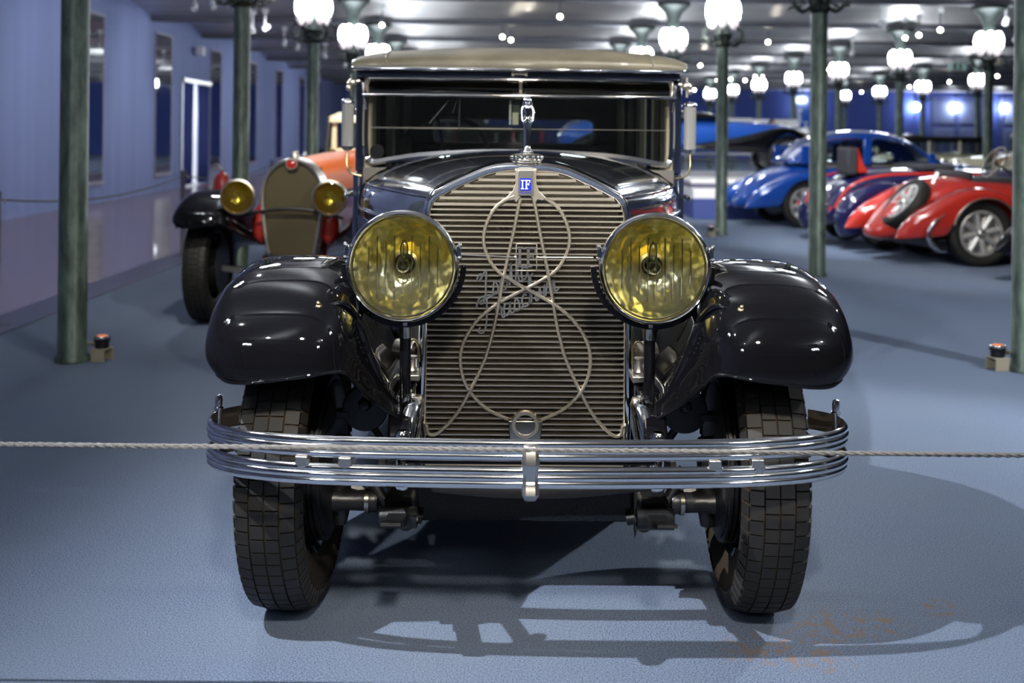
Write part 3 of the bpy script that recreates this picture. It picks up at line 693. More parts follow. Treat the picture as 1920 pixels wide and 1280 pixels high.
while z < 1.15:
    slat(z, .0066, .018, halfw(z) - .003).build('slat', 'nickel', car, smooth=0); z += .01655; i += 1
for q in range(6):
    z = 1.165 + q * .0185; hw = halfw(z + .006) - .004
    if hw > .02: slat(z, .0125, .016, hw).build('slat', 'nickel', car, smooth=0)
# crank hole
cc = C(985, 797, 3.24)
MB().lathe([(.044, .05), (.044, -.012), (.040, -.020), (.031, -.020), (.028, -.012), (.028, .05)], o=(cc.x, YF, cc.z), axis=(0, 1, 0), n=28).build('crank_ring', 'nickel', car, smooth=45)
MB().lathe([(.028, .0), (.018, .002), (.018, .03), (0, .031)], o=(cc.x, YF, cc.z), axis=(0, 1, 0), n=20).build('crank_socket', 'iron', car, smooth=45)
cf = MB(); cf.add([(cc.x - .052, YF - .016, cc.z + .012), (cc.x + .052, YF - .016, cc.z + .012), (cc.x + .046, YF - .016, cc.z - .06), (cc.x - .046, YF - .016, cc.z - .06), (cc.x - .052, YF - .004, cc.z + .012), (cc.x + .052, YF - .004, cc.z + .012), (cc.x + .046, YF - .004, cc.z - .06), (cc.x - .046, YF - .004, cc.z - .06)], [[0, 1, 2, 3], [7, 6, 5, 4], [0, 4, 5, 1], [1, 5, 6, 2], [2, 6, 7, 3], [3, 7, 4, 0]])
cf.build('crank_plate', 'nickel_dark', car, bevel=.003)
# ornamental strips
YS = YF - .014
def strip(pxs, name='ornament_strip', wdt=.0105, yoff=0.0, mirror=False, mt='nickel'):
    pts = [C(x, y, 3.24) for x, y in pxs]; pts = [Vector((p.x, YS + yoff, p.z)) for p in pts]
    if mirror: pts = [Vector((-p.x, p.y - .003, p.z)) for p in pts]
    h = wdt / 2; b = MB().sweep(smoothpath(pts, 5), [(-h, 0), (-h*.4, .005), (h*.4, .005), (h, 0), (h*.6, -.003), (-h*.6, -.003)], (0, -1, 0)); return b.build(name, mt, car, smooth=40)
loop = [(1012, 368), (1033, 378), (1050, 394), (1062, 417), (1068, 440), (1067, 462), (1057, 488), (1040, 510), (1012, 528), (984, 543), (960, 555), (935, 569), (905, 591), (884, 615), (868, 645), (863, 675), (868, 708), (884, 739), (914, 768), (953, 787)]
strip(loop); strip(loop, mirror=True)
bar = [(1001, 374), (1006, 398), (1012, 433), (1022, 483), (1035, 553), (1040, 585), (1049, 630), (1063, 679), (1087, 733), (1112, 778), (1136, 806), (1152, 818), (1164, 816), (1168, 800)]
strip(bar, yoff=-.002); strip(bar, yoff=-.002, mirror=True)
# badge bracket: shouldered plate with an arch below
bp = [(966, 318), (1006, 318), (1006, 345), (1011, 358), (1024, 371), (1018, 376), (1008, 374), (1004, 380), (1000, 374), (995, 368), (986, 365), (977, 368), (972, 374), (968, 380), (964, 374), (954, 376), (948, 371), (961, 358), (966, 345)]
bp = [C(x, y, 3.24) for x, y in bp]
MB().prism([(p.x, p.z) for p in bp], YS - .006, YS + .004).build('badge_bracket', 'nickel', car, smooth=0, bevel=.0015)
def rrect(cx, cz, w, h, r, n=4):
    out = []
    for (sx, sz, a0) in ((1, -1, -90), (1, 1, 0), (-1, 1, 90), (-1, -1, 180)):
        for k in range(n + 1):
            a = R(a0 + 90 * k / n); out.append((cx + sx * (w/2 - r) + r * math.cos(a), cz + sz * (h/2 - r) + r * math.sin(a)))
    return out
bc = C(986, 343, 3.23)
bd = MB().prism(rrect(bc.x, bc.z, .046, .076, .006), YS - .012, YS - .006).build('badge', 'steel', car, smooth=0, bevel=.001)
bq = C(985.5, 346, 3.23)
MB().bb(bq.x - .0165, bq.x + .0165, YS - .0135, YS - .012, bq.z - .018, bq.z + .019).build('enamel_field', 'emblem_blue', bd, smooth=0)
def serifIF(b, cx, cz, s, y0, y1, gap=.0):
    def bx(x0, x1, z0, z1): b.bb(cx + x0 * s, cx + x1 * s, y0, y1, cz + z0 * s, cz + z1 * s)
    bx(-.40, -.26, -.45, .45); bx(-.50, -.16, .40, .5); bx(-.50, -.16, -.5, -.40)
    bx(.02, .16, -.45, .45); bx(-.10, .50, .40, .5); bx(-.08, .28, -.5, -.40); bx(.16, .34, .0, .08); bx(.40, .50, .22, .45); bx(.30, .38, -.10, .18)
    return b
serifIF(MB(), bq.x, bq.z, .028, YS - .0150, YS - .0132).build('letters', 'white', bd, smooth=0)
text_obj('letters', 'MILANO', .0095, 'emblem_blue', bd, facing(bc.x, YS - .0125, bc.z - .029), .0005)
# hanging monogram with its rods
hm = C(987, 482, 3.10); yh = -.10
fr = MB(); W_, H_ = .031, .040
for (x0, x1, z0, z1) in ((-W_, W_, H_ - .003, H_), (-W_, W_, -H_, -H_ + .003), (-W_, -W_ + .003, -H_, H_), (W_ - .003, W_, -H_, H_)): fr.bb(hm.x + x0, hm.x + x1, yh - .004, yh + .004, hm.z + z0, hm.z + z1)
mono = fr.build('monogram_frame', 'nickel', car, bevel=.0007)
serifIF(MB(), hm.x, hm.z, .058, yh - .003, yh + .003).build('monogram', 'steel', mono, smooth=0)
hl, hr = C(857, 483, 3.02), C(1117, 489, 3.02)
b = MB(); b.tube([(hl.x, yh, hl.z), (hm.x - W_, yh, hm.z)], .0022, 6); b.tube([(hm.x + W_, yh, hm.z), (hr.x, yh, hr.z)], .0022, 6); b.ball((hm.x - W_, yh, hm.z), .005, 8, 6); b.ball((hm.x + W_, yh, hm.z), .005, 8, 6)
b.build('tie_rod', 'nickel', mono, smooth=60)
# raised script across the grille: maker's name written by hand
def script(letters, x0, z0, ang, s, y):
    b = MB(); x = 0
    G = {'I': ([(.9, 1.5), (.5, 1.75), (.1, 1.5), (.3, 1.35), (1.1, 1.8), (.8, 1.0), (.5, .2), (.1, -.2), (-.3, .05), (.1, .25), (1.0, .1)], 1.15),
         'F': ([(-.1, 1.4), (.1, 1.75), (1.5, 1.75), (1.9, 1.9)], 0), 'F2': ([(1.0, 1.7), (.7, .9), (.4, .1), (-.1, -.35), (-.5, -.1), (-.2, .1)], 0), 'F3': ([(.2, .8), (.8, .95), (1.15, .85)], 1.35),
         's': ([(0, 0), (.45, .85), (.65, .35), (.45, 0), (.1, .05), (.55, 0), (.95, .1)], .8),
         'o': ([(.5, .8), (.15, .6), (.15, .1), (.5, 0), (.75, .4), (.55, .8), (.7, .65), (1.0, .7)], .9),
         't': ([(0, .1), (.6, 1.5), (.35, .4), (.45, 0), (.8, .1)], .6),
         'a': ([(.7, .7), (.3, .8), (.05, .3), (.25, 0), (.6, .3), (.8, .8), (.65, .2), (.8, 0), (1.1, .15)], .95),
         'r': ([(0, .0), (.35, .9), (.5, .75), (.75, .75), (.62, .2), (.75, 0), (1.0, .1)], .85),
         'c': ([(.7, .65), (.45, .8), (.15, .5), (.2, .05), (.5, 0), (.9, .15)], .75),
         'h': ([(0, 0), (.65, 1.6), (.45, 1.6), (.15, 0), (.5, .75), (.75, .6), (.65, .1), (.8, 0), (1.05, .12)], .95),
         'i': ([(0, .1), (.35, .8), (.25, .1), (.4, 0), (.65, .12)], .5),
         'n': ([(0, .0), (.3, .8), (.2, 0), (.55, .75), (.75, .65), (.65, .1), (.8, 0), (1.05, .12)], .9)}
    ca, sa = math.cos(ang), math.sin(ang)
    for ch in letters:
        pts, adv = G[ch]
        P3 = []
        for (u, v) in pts:
            uu = (x + u + v * .28) * s; vv = v * s * 1.25; P3.append((x0 + uu * ca - vv * sa, y, z0 + uu * sa + vv * ca))
        b.sweep(smoothpath(P3, 3), [(-.0026, 0), (.0026, 0), (.0026, .002), (-.0026, .002)], (0, -1, 0))
        if ch == 'i': b.bb(P3[1][0] + .002, P3[1][0] + .006, y - .002, y, P3[1][2] + s * .45, P3[1][2] + s * .45 + .004)
        x += adv
    return b
a1 = C(905, 566, 3.23); a2 = C(905, 612, 3.23)
script(['I', 's', 'o', 't', 't', 'a'], a1.x - .005, a1.z, R(27), .034, YF - .011).build('script_lettering', 'script_metal', car, smooth=0)
script(['F', 'F2', 'F3', 'r', 'a', 's', 'c', 'h', 'i', 'n', 'i'], a2.x + .0, a2.z - .006, R(27), .0335, YF - .011).build('script_lettering', 'script_metal', car, smooth=0)

# headlights
def headlight(sx):
    hx, hz, hy = .346 * sx, 1.013, -.25
    R0 = .150
    sh = MB().lathe([(.0, .215), (.02, .213), (.07, .19), (.115, .13), (.138, .06), (.143, .02), (.143, .004), (.136, .004), (.136, .02)], axis=(0, 1, 0), n=48).build('headlight', 'chrome', car, smooth=50)
    sh.location = (hx, hy, hz)
    MB().lathe([(.136, .012), (.140, -.012), (.146, -.018), (.152, -.012), (.155, .002), (.153, .014), (.149, .018), (.151, .026), (.148, .034), (.142, .034)], axis=(0, 1, 0), n=64).build('rim', 'chrome', sh, smooth=50)
    pr = [(r, .085 - 3.6 * r * r + .0) for r in (.022, .04, .06, .08, .1, .12, .137)]
    secs = []
    b = MB(); n = 48
    secs = [[(r * math.cos(2*PI*k/n), .012 + (.085 * (1 - (r / .137) ** 2)), r * math.sin(2*PI*k/n)) for k in range(n)] for r in (.018, .03, .045, .06, .08, .1, .12, .1375)]
    b.loft(secs, True, False); b.build('reflector', 'reflector', sh, smooth=180)
    secs = [[(r * math.cos(2*PI*k/n), -.004 - .014 * (1 - (r / .138) ** 2), r * math.sin(2*PI*k/n)) for k in range(n)] for r in (.001, .03, .06, .09, .115, .138)]
    MB().loft(secs, True, False).build('lens', 'lens', sh, smooth=180)
    ribs = MB()
    for i in range(-4, 5):
        x = i * .0235 + .002; L = [.055, .088, .07, .09, .075, .09, .07, .088, .055][i + 4]
        ribs.tube([(x, -.006, -L), (x, -.010, 0), (x, -.006, L * .95)], .0021, 6)
    ribs.build('lens_ribs', 'lens_rib', sh, smooth=60)
    for i in (-3, -1, 1, 3):
        pass
    MB().lathe([(.020, .098), (.036, .090), (.038, .070), (.030, .066), (.022, .080)], axis=(0, 1, 0), n=24).build('bulb_collar', 'brass', sh, smooth=50)
    MB().lathe([(.0, -.002), (.012, .002), (.020, .02), (.017, .045), (.012, .08)], axis=(0, 1, 0), n=20).build('bulb', 'bulb_glass', sh, smooth=180)
    MB().ball((0, .045, .040), (.012, .012, .030), 14, 10).build('bulb', 'bulb_glass', sh, smooth=180)
    for a in (15, 165):
        ca, sa = math.cos(R(a)), math.sin(R(a))
        b = MB(); b.box((ca * .158, .01, sa * .158), (.014, .03, .034)); b.ball((ca * .162, -.004, sa * .158 + .018), (.007, .01, .008), 8, 6); b.ball((ca * .162, -.004, sa * .158 - .016), (.006, .009, .006), 8, 6)
        b.build('rim_clip', 'chrome', sh, bevel=.003)
    # carrying fork and post
    fk = [(math.cos(R(a)) * .166, .045, math.sin(R(a)) * .166) for a in range(-180, 1, 12)]
    MB().sweep(fk, [(-.008, -.010), (.008, -.010), (.008, .010), (-.008, .010)], (0, 1, 0)).build('fork', 'black', sh, bevel=.002)
    pb = -.50
    MB().lathe([(.015, -.5), (.016, -.2), (.0165, -.172)], o=(-.005 * sx, .06, 0), n=20).build('post', 'black', sh, smooth=50)
    MB().lathe([(.018, -.205), (.020, -.20), (.020, -.175), (.026, -.168), (.026, -.158)], o=(-.005 * sx, .06, 0), n=20).build('post_collar', 'nickel_dark', sh, smooth=50)
    return sh
m = mat('reflector', (0.85, 0.78, 0.35), 0.25, 1.0); M['reflector'] = m
n_, l_ = nm(m); b_ = n_['Principled BSDF']; tc = n_.new('ShaderNodeTexCoord')
t_ = n_.new('ShaderNodeTexNoise'); t_.inputs['Scale'].default_value = 11; t_.inputs['Detail'].default_value = 2; l_.new(tc.outputs['Object'], t_.inputs[0])
sx_ = n_.new('ShaderNodeSeparateXYZ'); l_.new(tc.outputs['Object'], sx_.inputs[0])
mr = n_.new('ShaderNodeMapRange'); mr.inputs[1].default_value = -.02; mr.inputs[2].default_value = .03; l_.new(sx_.outputs[2], mr.inputs[0])
mu = n_.new('ShaderNodeMath'); mu.operation = 'MULTIPLY_ADD'; mu.inputs[1].default_value = 2.6; mu.inputs[2].default_value = -1.2; l_.new(t_.outputs[0], mu.inputs[0])
sm = n_.new('ShaderNodeMath'); sm.operation = 'ADD'; sm.use_clamp = True; l_.new(mr.outputs[0], sm.inputs[0]); l_.new(mu.outputs[0], sm.inputs[1])
mx = n_.new('ShaderNodeMixRGB'); mx.inputs[1].default_value = (.9, .92, .90, 1); mx.inputs[2].default_value = (.95, .84, .30, 1); l_.new(sm.outputs[0], mx.inputs[0]); l_.new(mx.outputs[0], b_.inputs['Base Color'])  # reflection of yellow glass painted into the silver, mostly the upper half
tb = n_.new('ShaderNodeTexNoise'); tb.inputs['Scale'].default_value = 26; tb.inputs['Detail'].default_value = 1; l_.new(tc.outputs['Object'], tb.inputs[0]); bu = n_.new('ShaderNodeBump'); bu.inputs['Strength'].default_value = .8; bu.inputs['Distance'].default_value = .01; l_.new(tb.outputs[0], bu.inputs['Height']); l_.new(bu.outputs[0], b_.inputs['Normal'])
M['lens_rib'] = glass_mat('lens_rib', (.75, .75, .62), extra=.35, rough=.08)
M['bulb_glass'] = glass_mat('bulb_glass', (.8, .8, .7), extra=.2, rough=.05)
headlight(-1); headlight(1)
# wings
CR = [(-.502, .742), (-.500, .80), (-.474, .880), (-.400, .950), (-.28, .990), (-.12, 1.007), (.05, 1.007), (.22, .975), (.42, .89), (.66, .745), (.88, .60), (1.1, .475), (1.35, .40)]
for s in (-1, 1):
    o, secs = front_wing(car, s, 'black', crown=CR)
    rim = [Vector(q[0]) for q in secs[::-1]]
    MB().tube(smoothpath(rim, 4), .0045, 6).build('wing_bead', 'black', car, smooth=60)
    lip = [Vector(p) for p in secs[0]]
    MB().tube(smoothpath(lip, 4), .0045, 6).build('wing_bead', 'black', car, smooth=60)
    # swage and stay with bright tip on the inner shoulder
    t0 = Vector((s * .565, -.36, .92)); 
    MB().tube(smoothpath([(s*.50, -.31, .90), (s*.462, -.30, .86), (s*.44, -.28, .79), (s*.41, -.24, .70), (s*.375, -.2, .62)], 5), [.012] * 2 + [.016] * 15 + [.012] * 4, 10).build('wing_stay', 'black', car, smooth=60)
    b = MB(); b.tube(smoothpath([(s*.545, -.40, .925), (s*.52, -.385, .927), (s*.485, -.35, .925), (s*.46, -.30, .88)], 4), [.006] * 8 + [.010] * 5, 8); b.build('wing_stay', 'black', car, smooth=60)
    b = MB(); b.ball((s*.548, -.405, .926), (.012, .012, .010), 10, 6); b.ball((s*.548, -.412, .936), (.006, .006, .006), 8, 6); b.build('stay_clip', 'brass', car, smooth=60)
# wheels and brakes
for s in (-1, 1):
    wobj = wheel(car, 'front_wheel', (s * .668, 0, .42), .42, .176, .262, 'spoke', s, tread=True, steer=R(-2.0), rimmat='black')
    b = MB(); prof = [(.20, .0)]
    dr = [(.215, -.02), (.222, -.03)]
    for k in range(5): dr += [(.235, -.032 - k * .014), (.235, -.040 - k * .014), (.222, -.041 - k * .014), (.222, -.045 - k * .014)]
    dr += [(.215, -.105), (.20, -.108), (.0, -.112)]
    b.lathe([(0, -.02)] + dr, axis=(s, 0, 0), n=48); b.build('brake_drum', 'iron', wobj, smooth=35)
    MB().lathe([(.0, -.15), (.06, -.148), (.065, -.11)], axis=(s, 0, 0), n=20).build('brake_boss', 'iron', wobj, smooth=40)
for s in (-1, 1):
    wheel(car, 'rear_wheel', (s * .672, 3.35, .42), .42, .176, .262, 'spoke', s, rimmat='black')
# axle, springs, steering
b = MB(); b.sweep(smoothpath([(-.54, .02, .31), (-.47, .02, .29), (-.40, .02, .262), (-.30, .02, .255), (.30, .02, .255), (.40, .02, .262), (.47, .02, .29), (.54, .02, .31)], 4), [(-.02, -.03), (.02, -.03), (.02, -.02), (.008, -.014), (.008, .014), (.02, .02), (.02, .03), (-.02, .03), (-.02, .02), (-.008, .014), (-.008, -.014), (-.02, -.02)], (0, -1, 0)); b.build('front_axle', 'iron', car, smooth=35)
for s in (-1, 1):
    b = MB(); b.lathe([(.03, 0), (.034, .01), (.030, .03), (.028, .10), (.034, .12), (.034, .15)], o=(s*.43, -.035, .300), axis=(s, 0, 0), n=18); b.build('steering_sleeve', 'iron', car, smooth=40)
    MB().lathe([(.036, 0), (.036, .012)], o=(s*.455, -.035, .300), axis=(s, 0, 0), n=16).build('clamp_band', 'nickel_dark', car, smooth=40)
    MB().lathe([(.03, 0), (.032, -.14), (.02, -.2), (0, -.2)], o=(s*.545, 0, .42), axis=(0, 0, 1), n=14).build('king_pin', 'iron', car, smooth=40)
    MB().tube(smoothpath([(s*.47, -.03, .40), (s*.44, -.04, .345), (s*.41, -.045, .30), (s*.36, -.045, .265), (s*.30, -.04, .25)], 4), .017, 8).build('brake_lever', 'iron', car, smooth=50)
    MB().tube(smoothpath([(s*.42, -.05, .42), (s*.40, -.06, .37), (s*.36, -.07, .33), (s*.33, -.07, .325)], 4), .014, 8).build('brake_lever', 'iron', car, smooth=50)
    MB().lathe([(.0, -.03), (.020, -.028), (.024, -.02), (.024, .04), (0, .04)], o=(s*.342, -.09, .262), axis=(0, 1, 0), n=20).build('spring_bolt', 'iron', car, smooth=40)
    b = MB()
    for k in range(6): 
        L = .52 - k * .075; b.sweep([(s*.345, -.33 + .33 - L + (2*L) * t / 8 - .0, .33 + .075 * ((2*t/8 - 1) * L / .52) ** 2 - k * .009) for t in range(9)], [(-.025, -.004), (.025, -.004), (.025, .004), (-.025, .004)], (0, 0, 1))
    b.build('leaf_spring', 'iron', car, smooth=30)
    b = MB(); b.box((s*.345, -.22, .36), (.085, .10, .06)); b.lathe([(.028, -.05), (.028, .05)], o=(s*.345, -.30, .345), axis=(1, 0, 0), n=16); b.build('spring_shackle', 'iron', car, bevel=.012)
    # friction shock absorber
    b = MB(); b.lathe([(.0, -.03), (.064, -.028), (.068, -.02), (.068, .01), (0, .012)], o=(s*.475, .02, .56), axis=(0, 1, 0), n=32); sh_ = b.build('shock_absorber', 'iron', car, smooth=40)
    MB().lathe([(.0, -.05), (.014, -.048), (.022, -.03), (.036, -.03), (.036, -.026)], o=(s*.475, .02, .575), axis=(0, 1, 0), n=6).build('adjuster_nut', 'iron', sh_, smooth=20)
    MB().tube([(s*.475, .03, .53), (s*.42, .05, .44), (s*.36, .05, .36)], .012, 6).build('shock_arm', 'iron', sh_, smooth=50)
    MB().bb(min(s*.52, s*.62), max(s*.52, s*.62), -.01, .03, .53, .555).build('brake_rod', 'iron', car, bevel=.004)
    # frame horns, chromed caps, bumper irons
    hrn = smoothpath([(s*.352, .15, .60), (s*.352, -.05, .60), (s*.350, -.2, .585), (s*.345, -.30, .53), (s*.345, -.34, .45)], 4)
    MB().sweep(hrn, [(-.032, -.045), (.032, -.045), (.032, .045), (-.032, .045)], (0, 0, 1)).build('frame_rail', 'black', car, bevel=.008)
    b = MB(); secs = []
    for z, rx, ry, cy, cx in ((.652, .010, .012, -.20, .318), (.647, .026, .03, -.20, .318), (.63, .033, .04, -.21, .318), (.60, .036, .05, -.22, .325), (.56, .040, .05, -.24, .333), (.52, .034, .045, -.27, .340), (.48, .026, .034, -.29, .345), (.45, .022, .026, -.30, .345)):
        secs.append([(s*cx + rx * math.cos(2*PI*k/16), cy + ry * math.sin(2*PI*k/16), z) for k in range(16)])
    b.loft(secs); b.build('horn_cap', 'chrome', car, smooth=80)
    MB().lathe([(.012, .49), (.018, .50), (.018, .60), (.012, .61)], o=(s*.318, -.52, .03), n=18).build('bumper_pillar', 'chrome', car, smooth=40)
    MB().lathe([(.0, .462), (.016, .465), (.020, .475), (.018, .49)], o=(s*.318, -.52, .03), n=18).build('bumper_bolt', 'chrome', car, smooth=60)
    MB().sweep([(s*.345, -.28, .50), (s*.335, -.40, .54), (s*.318, -.52, .572)], [(-.018, -.012), (.018, -.012), (.018, .012), (-.018, .012)], (0, 0, 1)).build('bumper_iron', 'iron', car, bevel=.004)
# chassis parts seen beside the radiator
for s in (-1, 1):
    b = MB(); b.add([(s*.318, .10, .86), (s*.40, .45, .92), (s*.40, .45, .66), (s*.318, .02, .66), (s*.325, .10, .86), (s*.41, .45, .92), (s*.41, .45, .66), (s*.325, .02, .66)], [[0, 1, 2, 3], [7, 6, 5, 4], [0, 4, 5, 1], [1, 5, 6, 2], [2, 6, 7, 3], [3, 7, 4, 0]]); b.build('side_tray', 'steel', car, bevel=.004)
    b = MB(); b.bb(min(s*.31, s*.40), max(s*.31, s*.40), -.06, .5, .655, .675); b.build('tray_floor', 'steel', car, bevel=.004)
    MB().lathe([(.014, .68), (.010, .69), (.010, .715), (.015, .718), (.015, .722), (0, .723)], o=(s*.335, -.02, 0), n=14).build('grease_cup', 'nickel', car, smooth=45)
    MB().tube(smoothpath([(s*.360, 0, .70), (s*.352, 0, .745), (s*.335, 0, .765), (s*.320, 0, .75), (s*.316, 0, .70)], 4), .0035, 6).build('oil_pipe', 'brass', car, smooth=60)
    MB().tube(smoothpath([(s*.405, .1, .80), (s*.40, .1, .86), (s*.385, .1, .88), (s*.37, .1, .86), (s*.368, .1, .78)], 4), .0035, 6).build('oil_pipe', 'brass', car, smooth=60)
    b = MB(); b.lathe([(.03, 0), (.034, .03), (.03, .06)], o=(s*.336, .05, .72), axis=(s, .3, .1), n=16); b.build('steering_box', 'nickel', car, smooth=45)
# apron under the radiator
b = MB(); b.add([(-.315, -.12, .40), (.315, -.12, .40), (.315, -.02, .235), (-.315, -.02, .235), (-.315, .1, .40), (.315, .1, .40), (.315, .1, .235), (-.315, .1, .235)], [[0, 1, 2, 3], [7, 6, 5, 4], [0, 4, 5, 1], [1, 5, 6, 2], [2, 6, 7, 3], [3, 7, 4, 0]])
b.build('apron', 'black', car, bevel=.006)
b = MB(); secs = []
for i in range(13):
    t = i / 12 * 2 - 1; x = t * .40; z = .445 - .035 * math.cos(t * PI / 2) ; secs.append([(x, -.30, z + .055), (x, -.33, z + .03), (x, -.335, z), (x, -.28, z - .02)])
b.loft(secs, closed=True); b.build('cross_member', 'iron', car, smooth=50)
b = MB(); b.add([(.315, -.14, .40), (.335, -.17, .38), (.332, -.14, .30), (.316, -.10, .215), (.318, -.06, .40), (.318, -.06, .23)], [[0, 1, 2, 3], [0, 4, 1], [1, 4, 5, 2], [2, 5, 3], [0, 3, 5, 4]]); b.build('apron_flap', 'iron', car, smooth=0)
# bumper
bpath = [(-.77, -.25), (-.815, -.29), (-.834, -.345), (-.820, -.41), (-.77, -.465), (-.68, -.510), (-.54, -.540), (-.3, -.558), (0, -.564)]
bpath = bpath + [(-x, y) for x, y in bpath[:-1][::-1]]
def bump_bar(zc, name):
    pth = smoothpath([(x, y, zc) for x, y in bpath], 6)
    sec = []
    H = .027
    for i in range(19):
        t = i / 18; u = -H + 2*H*t; rib = .0045 * abs(math.sin(t * PI * 3)) ** .6 + .006 * math.sin(PI * t); sec.append((rib, u))
    sec += [(-.002, H - .002), (-.002, -H + .002)]
    # sweep: section a = outwards (side), b = up
    b = MB().sweep(pth, sec, (0, 0, 1)); return b.build(name, 'chrome', car, smooth=60)
bump_bar(.605, 'bumper_bar'); bump_bar(.538, 'bumper_bar')
for s in (-1, 1):
    MB().lathe([(0, .462), (.008, .464), (.010, .475), (.009, .48), (.009, .61), (.013, .612), (.013, .618), (.0095, .620), (.0105, .64), (.008, .650), (0, .653)], o=(s*.828, -.31, .022), n=16).build('bumper_pin', 'chrome', car, smooth=45)
    for x, y in ((.455, -.553), (.563, -.543)):
        b = MB(); b.bb(s*x - .016, s*x + .016, y - .005, y + .012, .560, .582); b.build('bumper_clip', 'steel', car, bevel=.003)
        b = MB(); b.lathe([(0, -.008), (.014, -.006), (.017, .0), (.017, .01), (0, .012)], o=(s*x + .004, y + .004, .560), axis=(0, 1, 0), n=16); b.build('clip_bolt', 'steel', car, smooth=45)
secs = []
for z, wx, y in ((.628, .016, -.462), (.624, .019, -.470), (.60, .021, -.480), (.57, .022, -.483), (.545, .019, -.476), (.52, .019, -.476), (.50, .021, -.484), (.482, .021, -.488), (.470, .017, -.478), (.458, .015, -.462)):
    secs.append([(a_, b_ - .112, .552 + (z - .541) * .82) for a_, b_ in ((-wx, -.44), (-wx, y + .006), (-wx * .55, y), (wx * .55, y), (wx, y + .006), (wx, -.44))])
MB().loft(secs).build('bumper_clamp', 'steel', car, smooth=25, bevel=.002)
MB().bb(-.33, .33, -.535, -.515, .560, .585).build('bumper_backing', 'iron', car, bevel=.004)
# bonnet: front section follows the radiator, rear section meets the scuttle
fr_s = [(.305, .66), (.306, .90), (.304, 1.08), (.304, 1.142), (.296, 1.176), (.268, 1.200), (.200, 1.236), (.135, 1.267), (.088, 1.282), (.042, 1.288), (0, 1.289)]
rr_s = [(.66, .66), (.68, .90), (.688, 1.06), (.685, 1.12), (.665, 1.165), (.60, 1.212), (.49, 1.252), (.36, 1.280), (.22, 1.298), (.10, 1.305), (0, 1.306)]
def hsec(t, y, e=0.0):
    h = []
    for (x0, z0), (x1, z1) in zip(fr_s, rr_s):
        tt = t; u = 1 - (1 - t) ** 1.35
        h.append((x0 + (x1 - x0) * u + e, z0 + (z1 - z0) * tt + .012 * math.sin(PI * t) * (1 if z0 > 1.2 else 0)))
    return [(x, y, z) for x, z in h] + [(-x, y, z) for x, z in h[::-1][1:]]
secs = [hsec(i / 8, .19 + (1.45 - .19) * i / 8) for i in range(9)]
hood = MB().loft(secs, closed=False).build('bonnet', 'hood', car, smooth=180, sub=1)
secs = [hsec(1, 1.46, .003), hsec(1, 1.60, .015), [(x * 1.045, 1.80, z + .0) for x, _, z in hsec(1, 1.8)]]
MB().loft(secs, closed=False).build('scuttle', 'navy', car, smooth=180)
MB().tube([hsec(i / 8, .19 + 1.26 * i / 8)[10] for i in range(9)], .005, 6).build('bonnet_hinge', 'chrome', hood, smooth=60)
for s in (0, -1):
    MB().tube([Vector(hsec(i / 8, .19 + 1.26 * i / 8)[4 if s == 0 else 16]) + Vector((0, 0, .001)) for i in range(9)], .004, 6).build('bonnet_hinge', 'chrome', hood, smooth=60)
    MB().tube([Vector(hsec(i / 8, .19 + 1.26 * i / 8)[2 if s == 0 else 18]) for i in range(9)], .009, 8).build('waist_moulding', 'hood', hood, smooth=60)
for s in (-1, 1):
    for k in range(22):
        t = .06 + k * .04; h = hsec(t, .19 + 1.26 * t); p = Vector(h[1 if s > 0 else 19]); q = Vector(h[2 if s > 0 else 18])
        a = p.lerp(q, .05); c = p.lerp(q, .8); n = Vector((s, -.25, 0)) * .012
        b = MB(); b.add([a, c, c + n + Vector((0, .025, 0)), a + n + Vector((0, .025, 0)), a + Vector((0, .028, 0)), c + Vector((0, .028, 0))], [[0, 1, 2, 3], [3, 2, 5, 4], [0, 3, 4], [1, 5, 2]]); b.build('louvre', 'hood', hood, smooth=0)
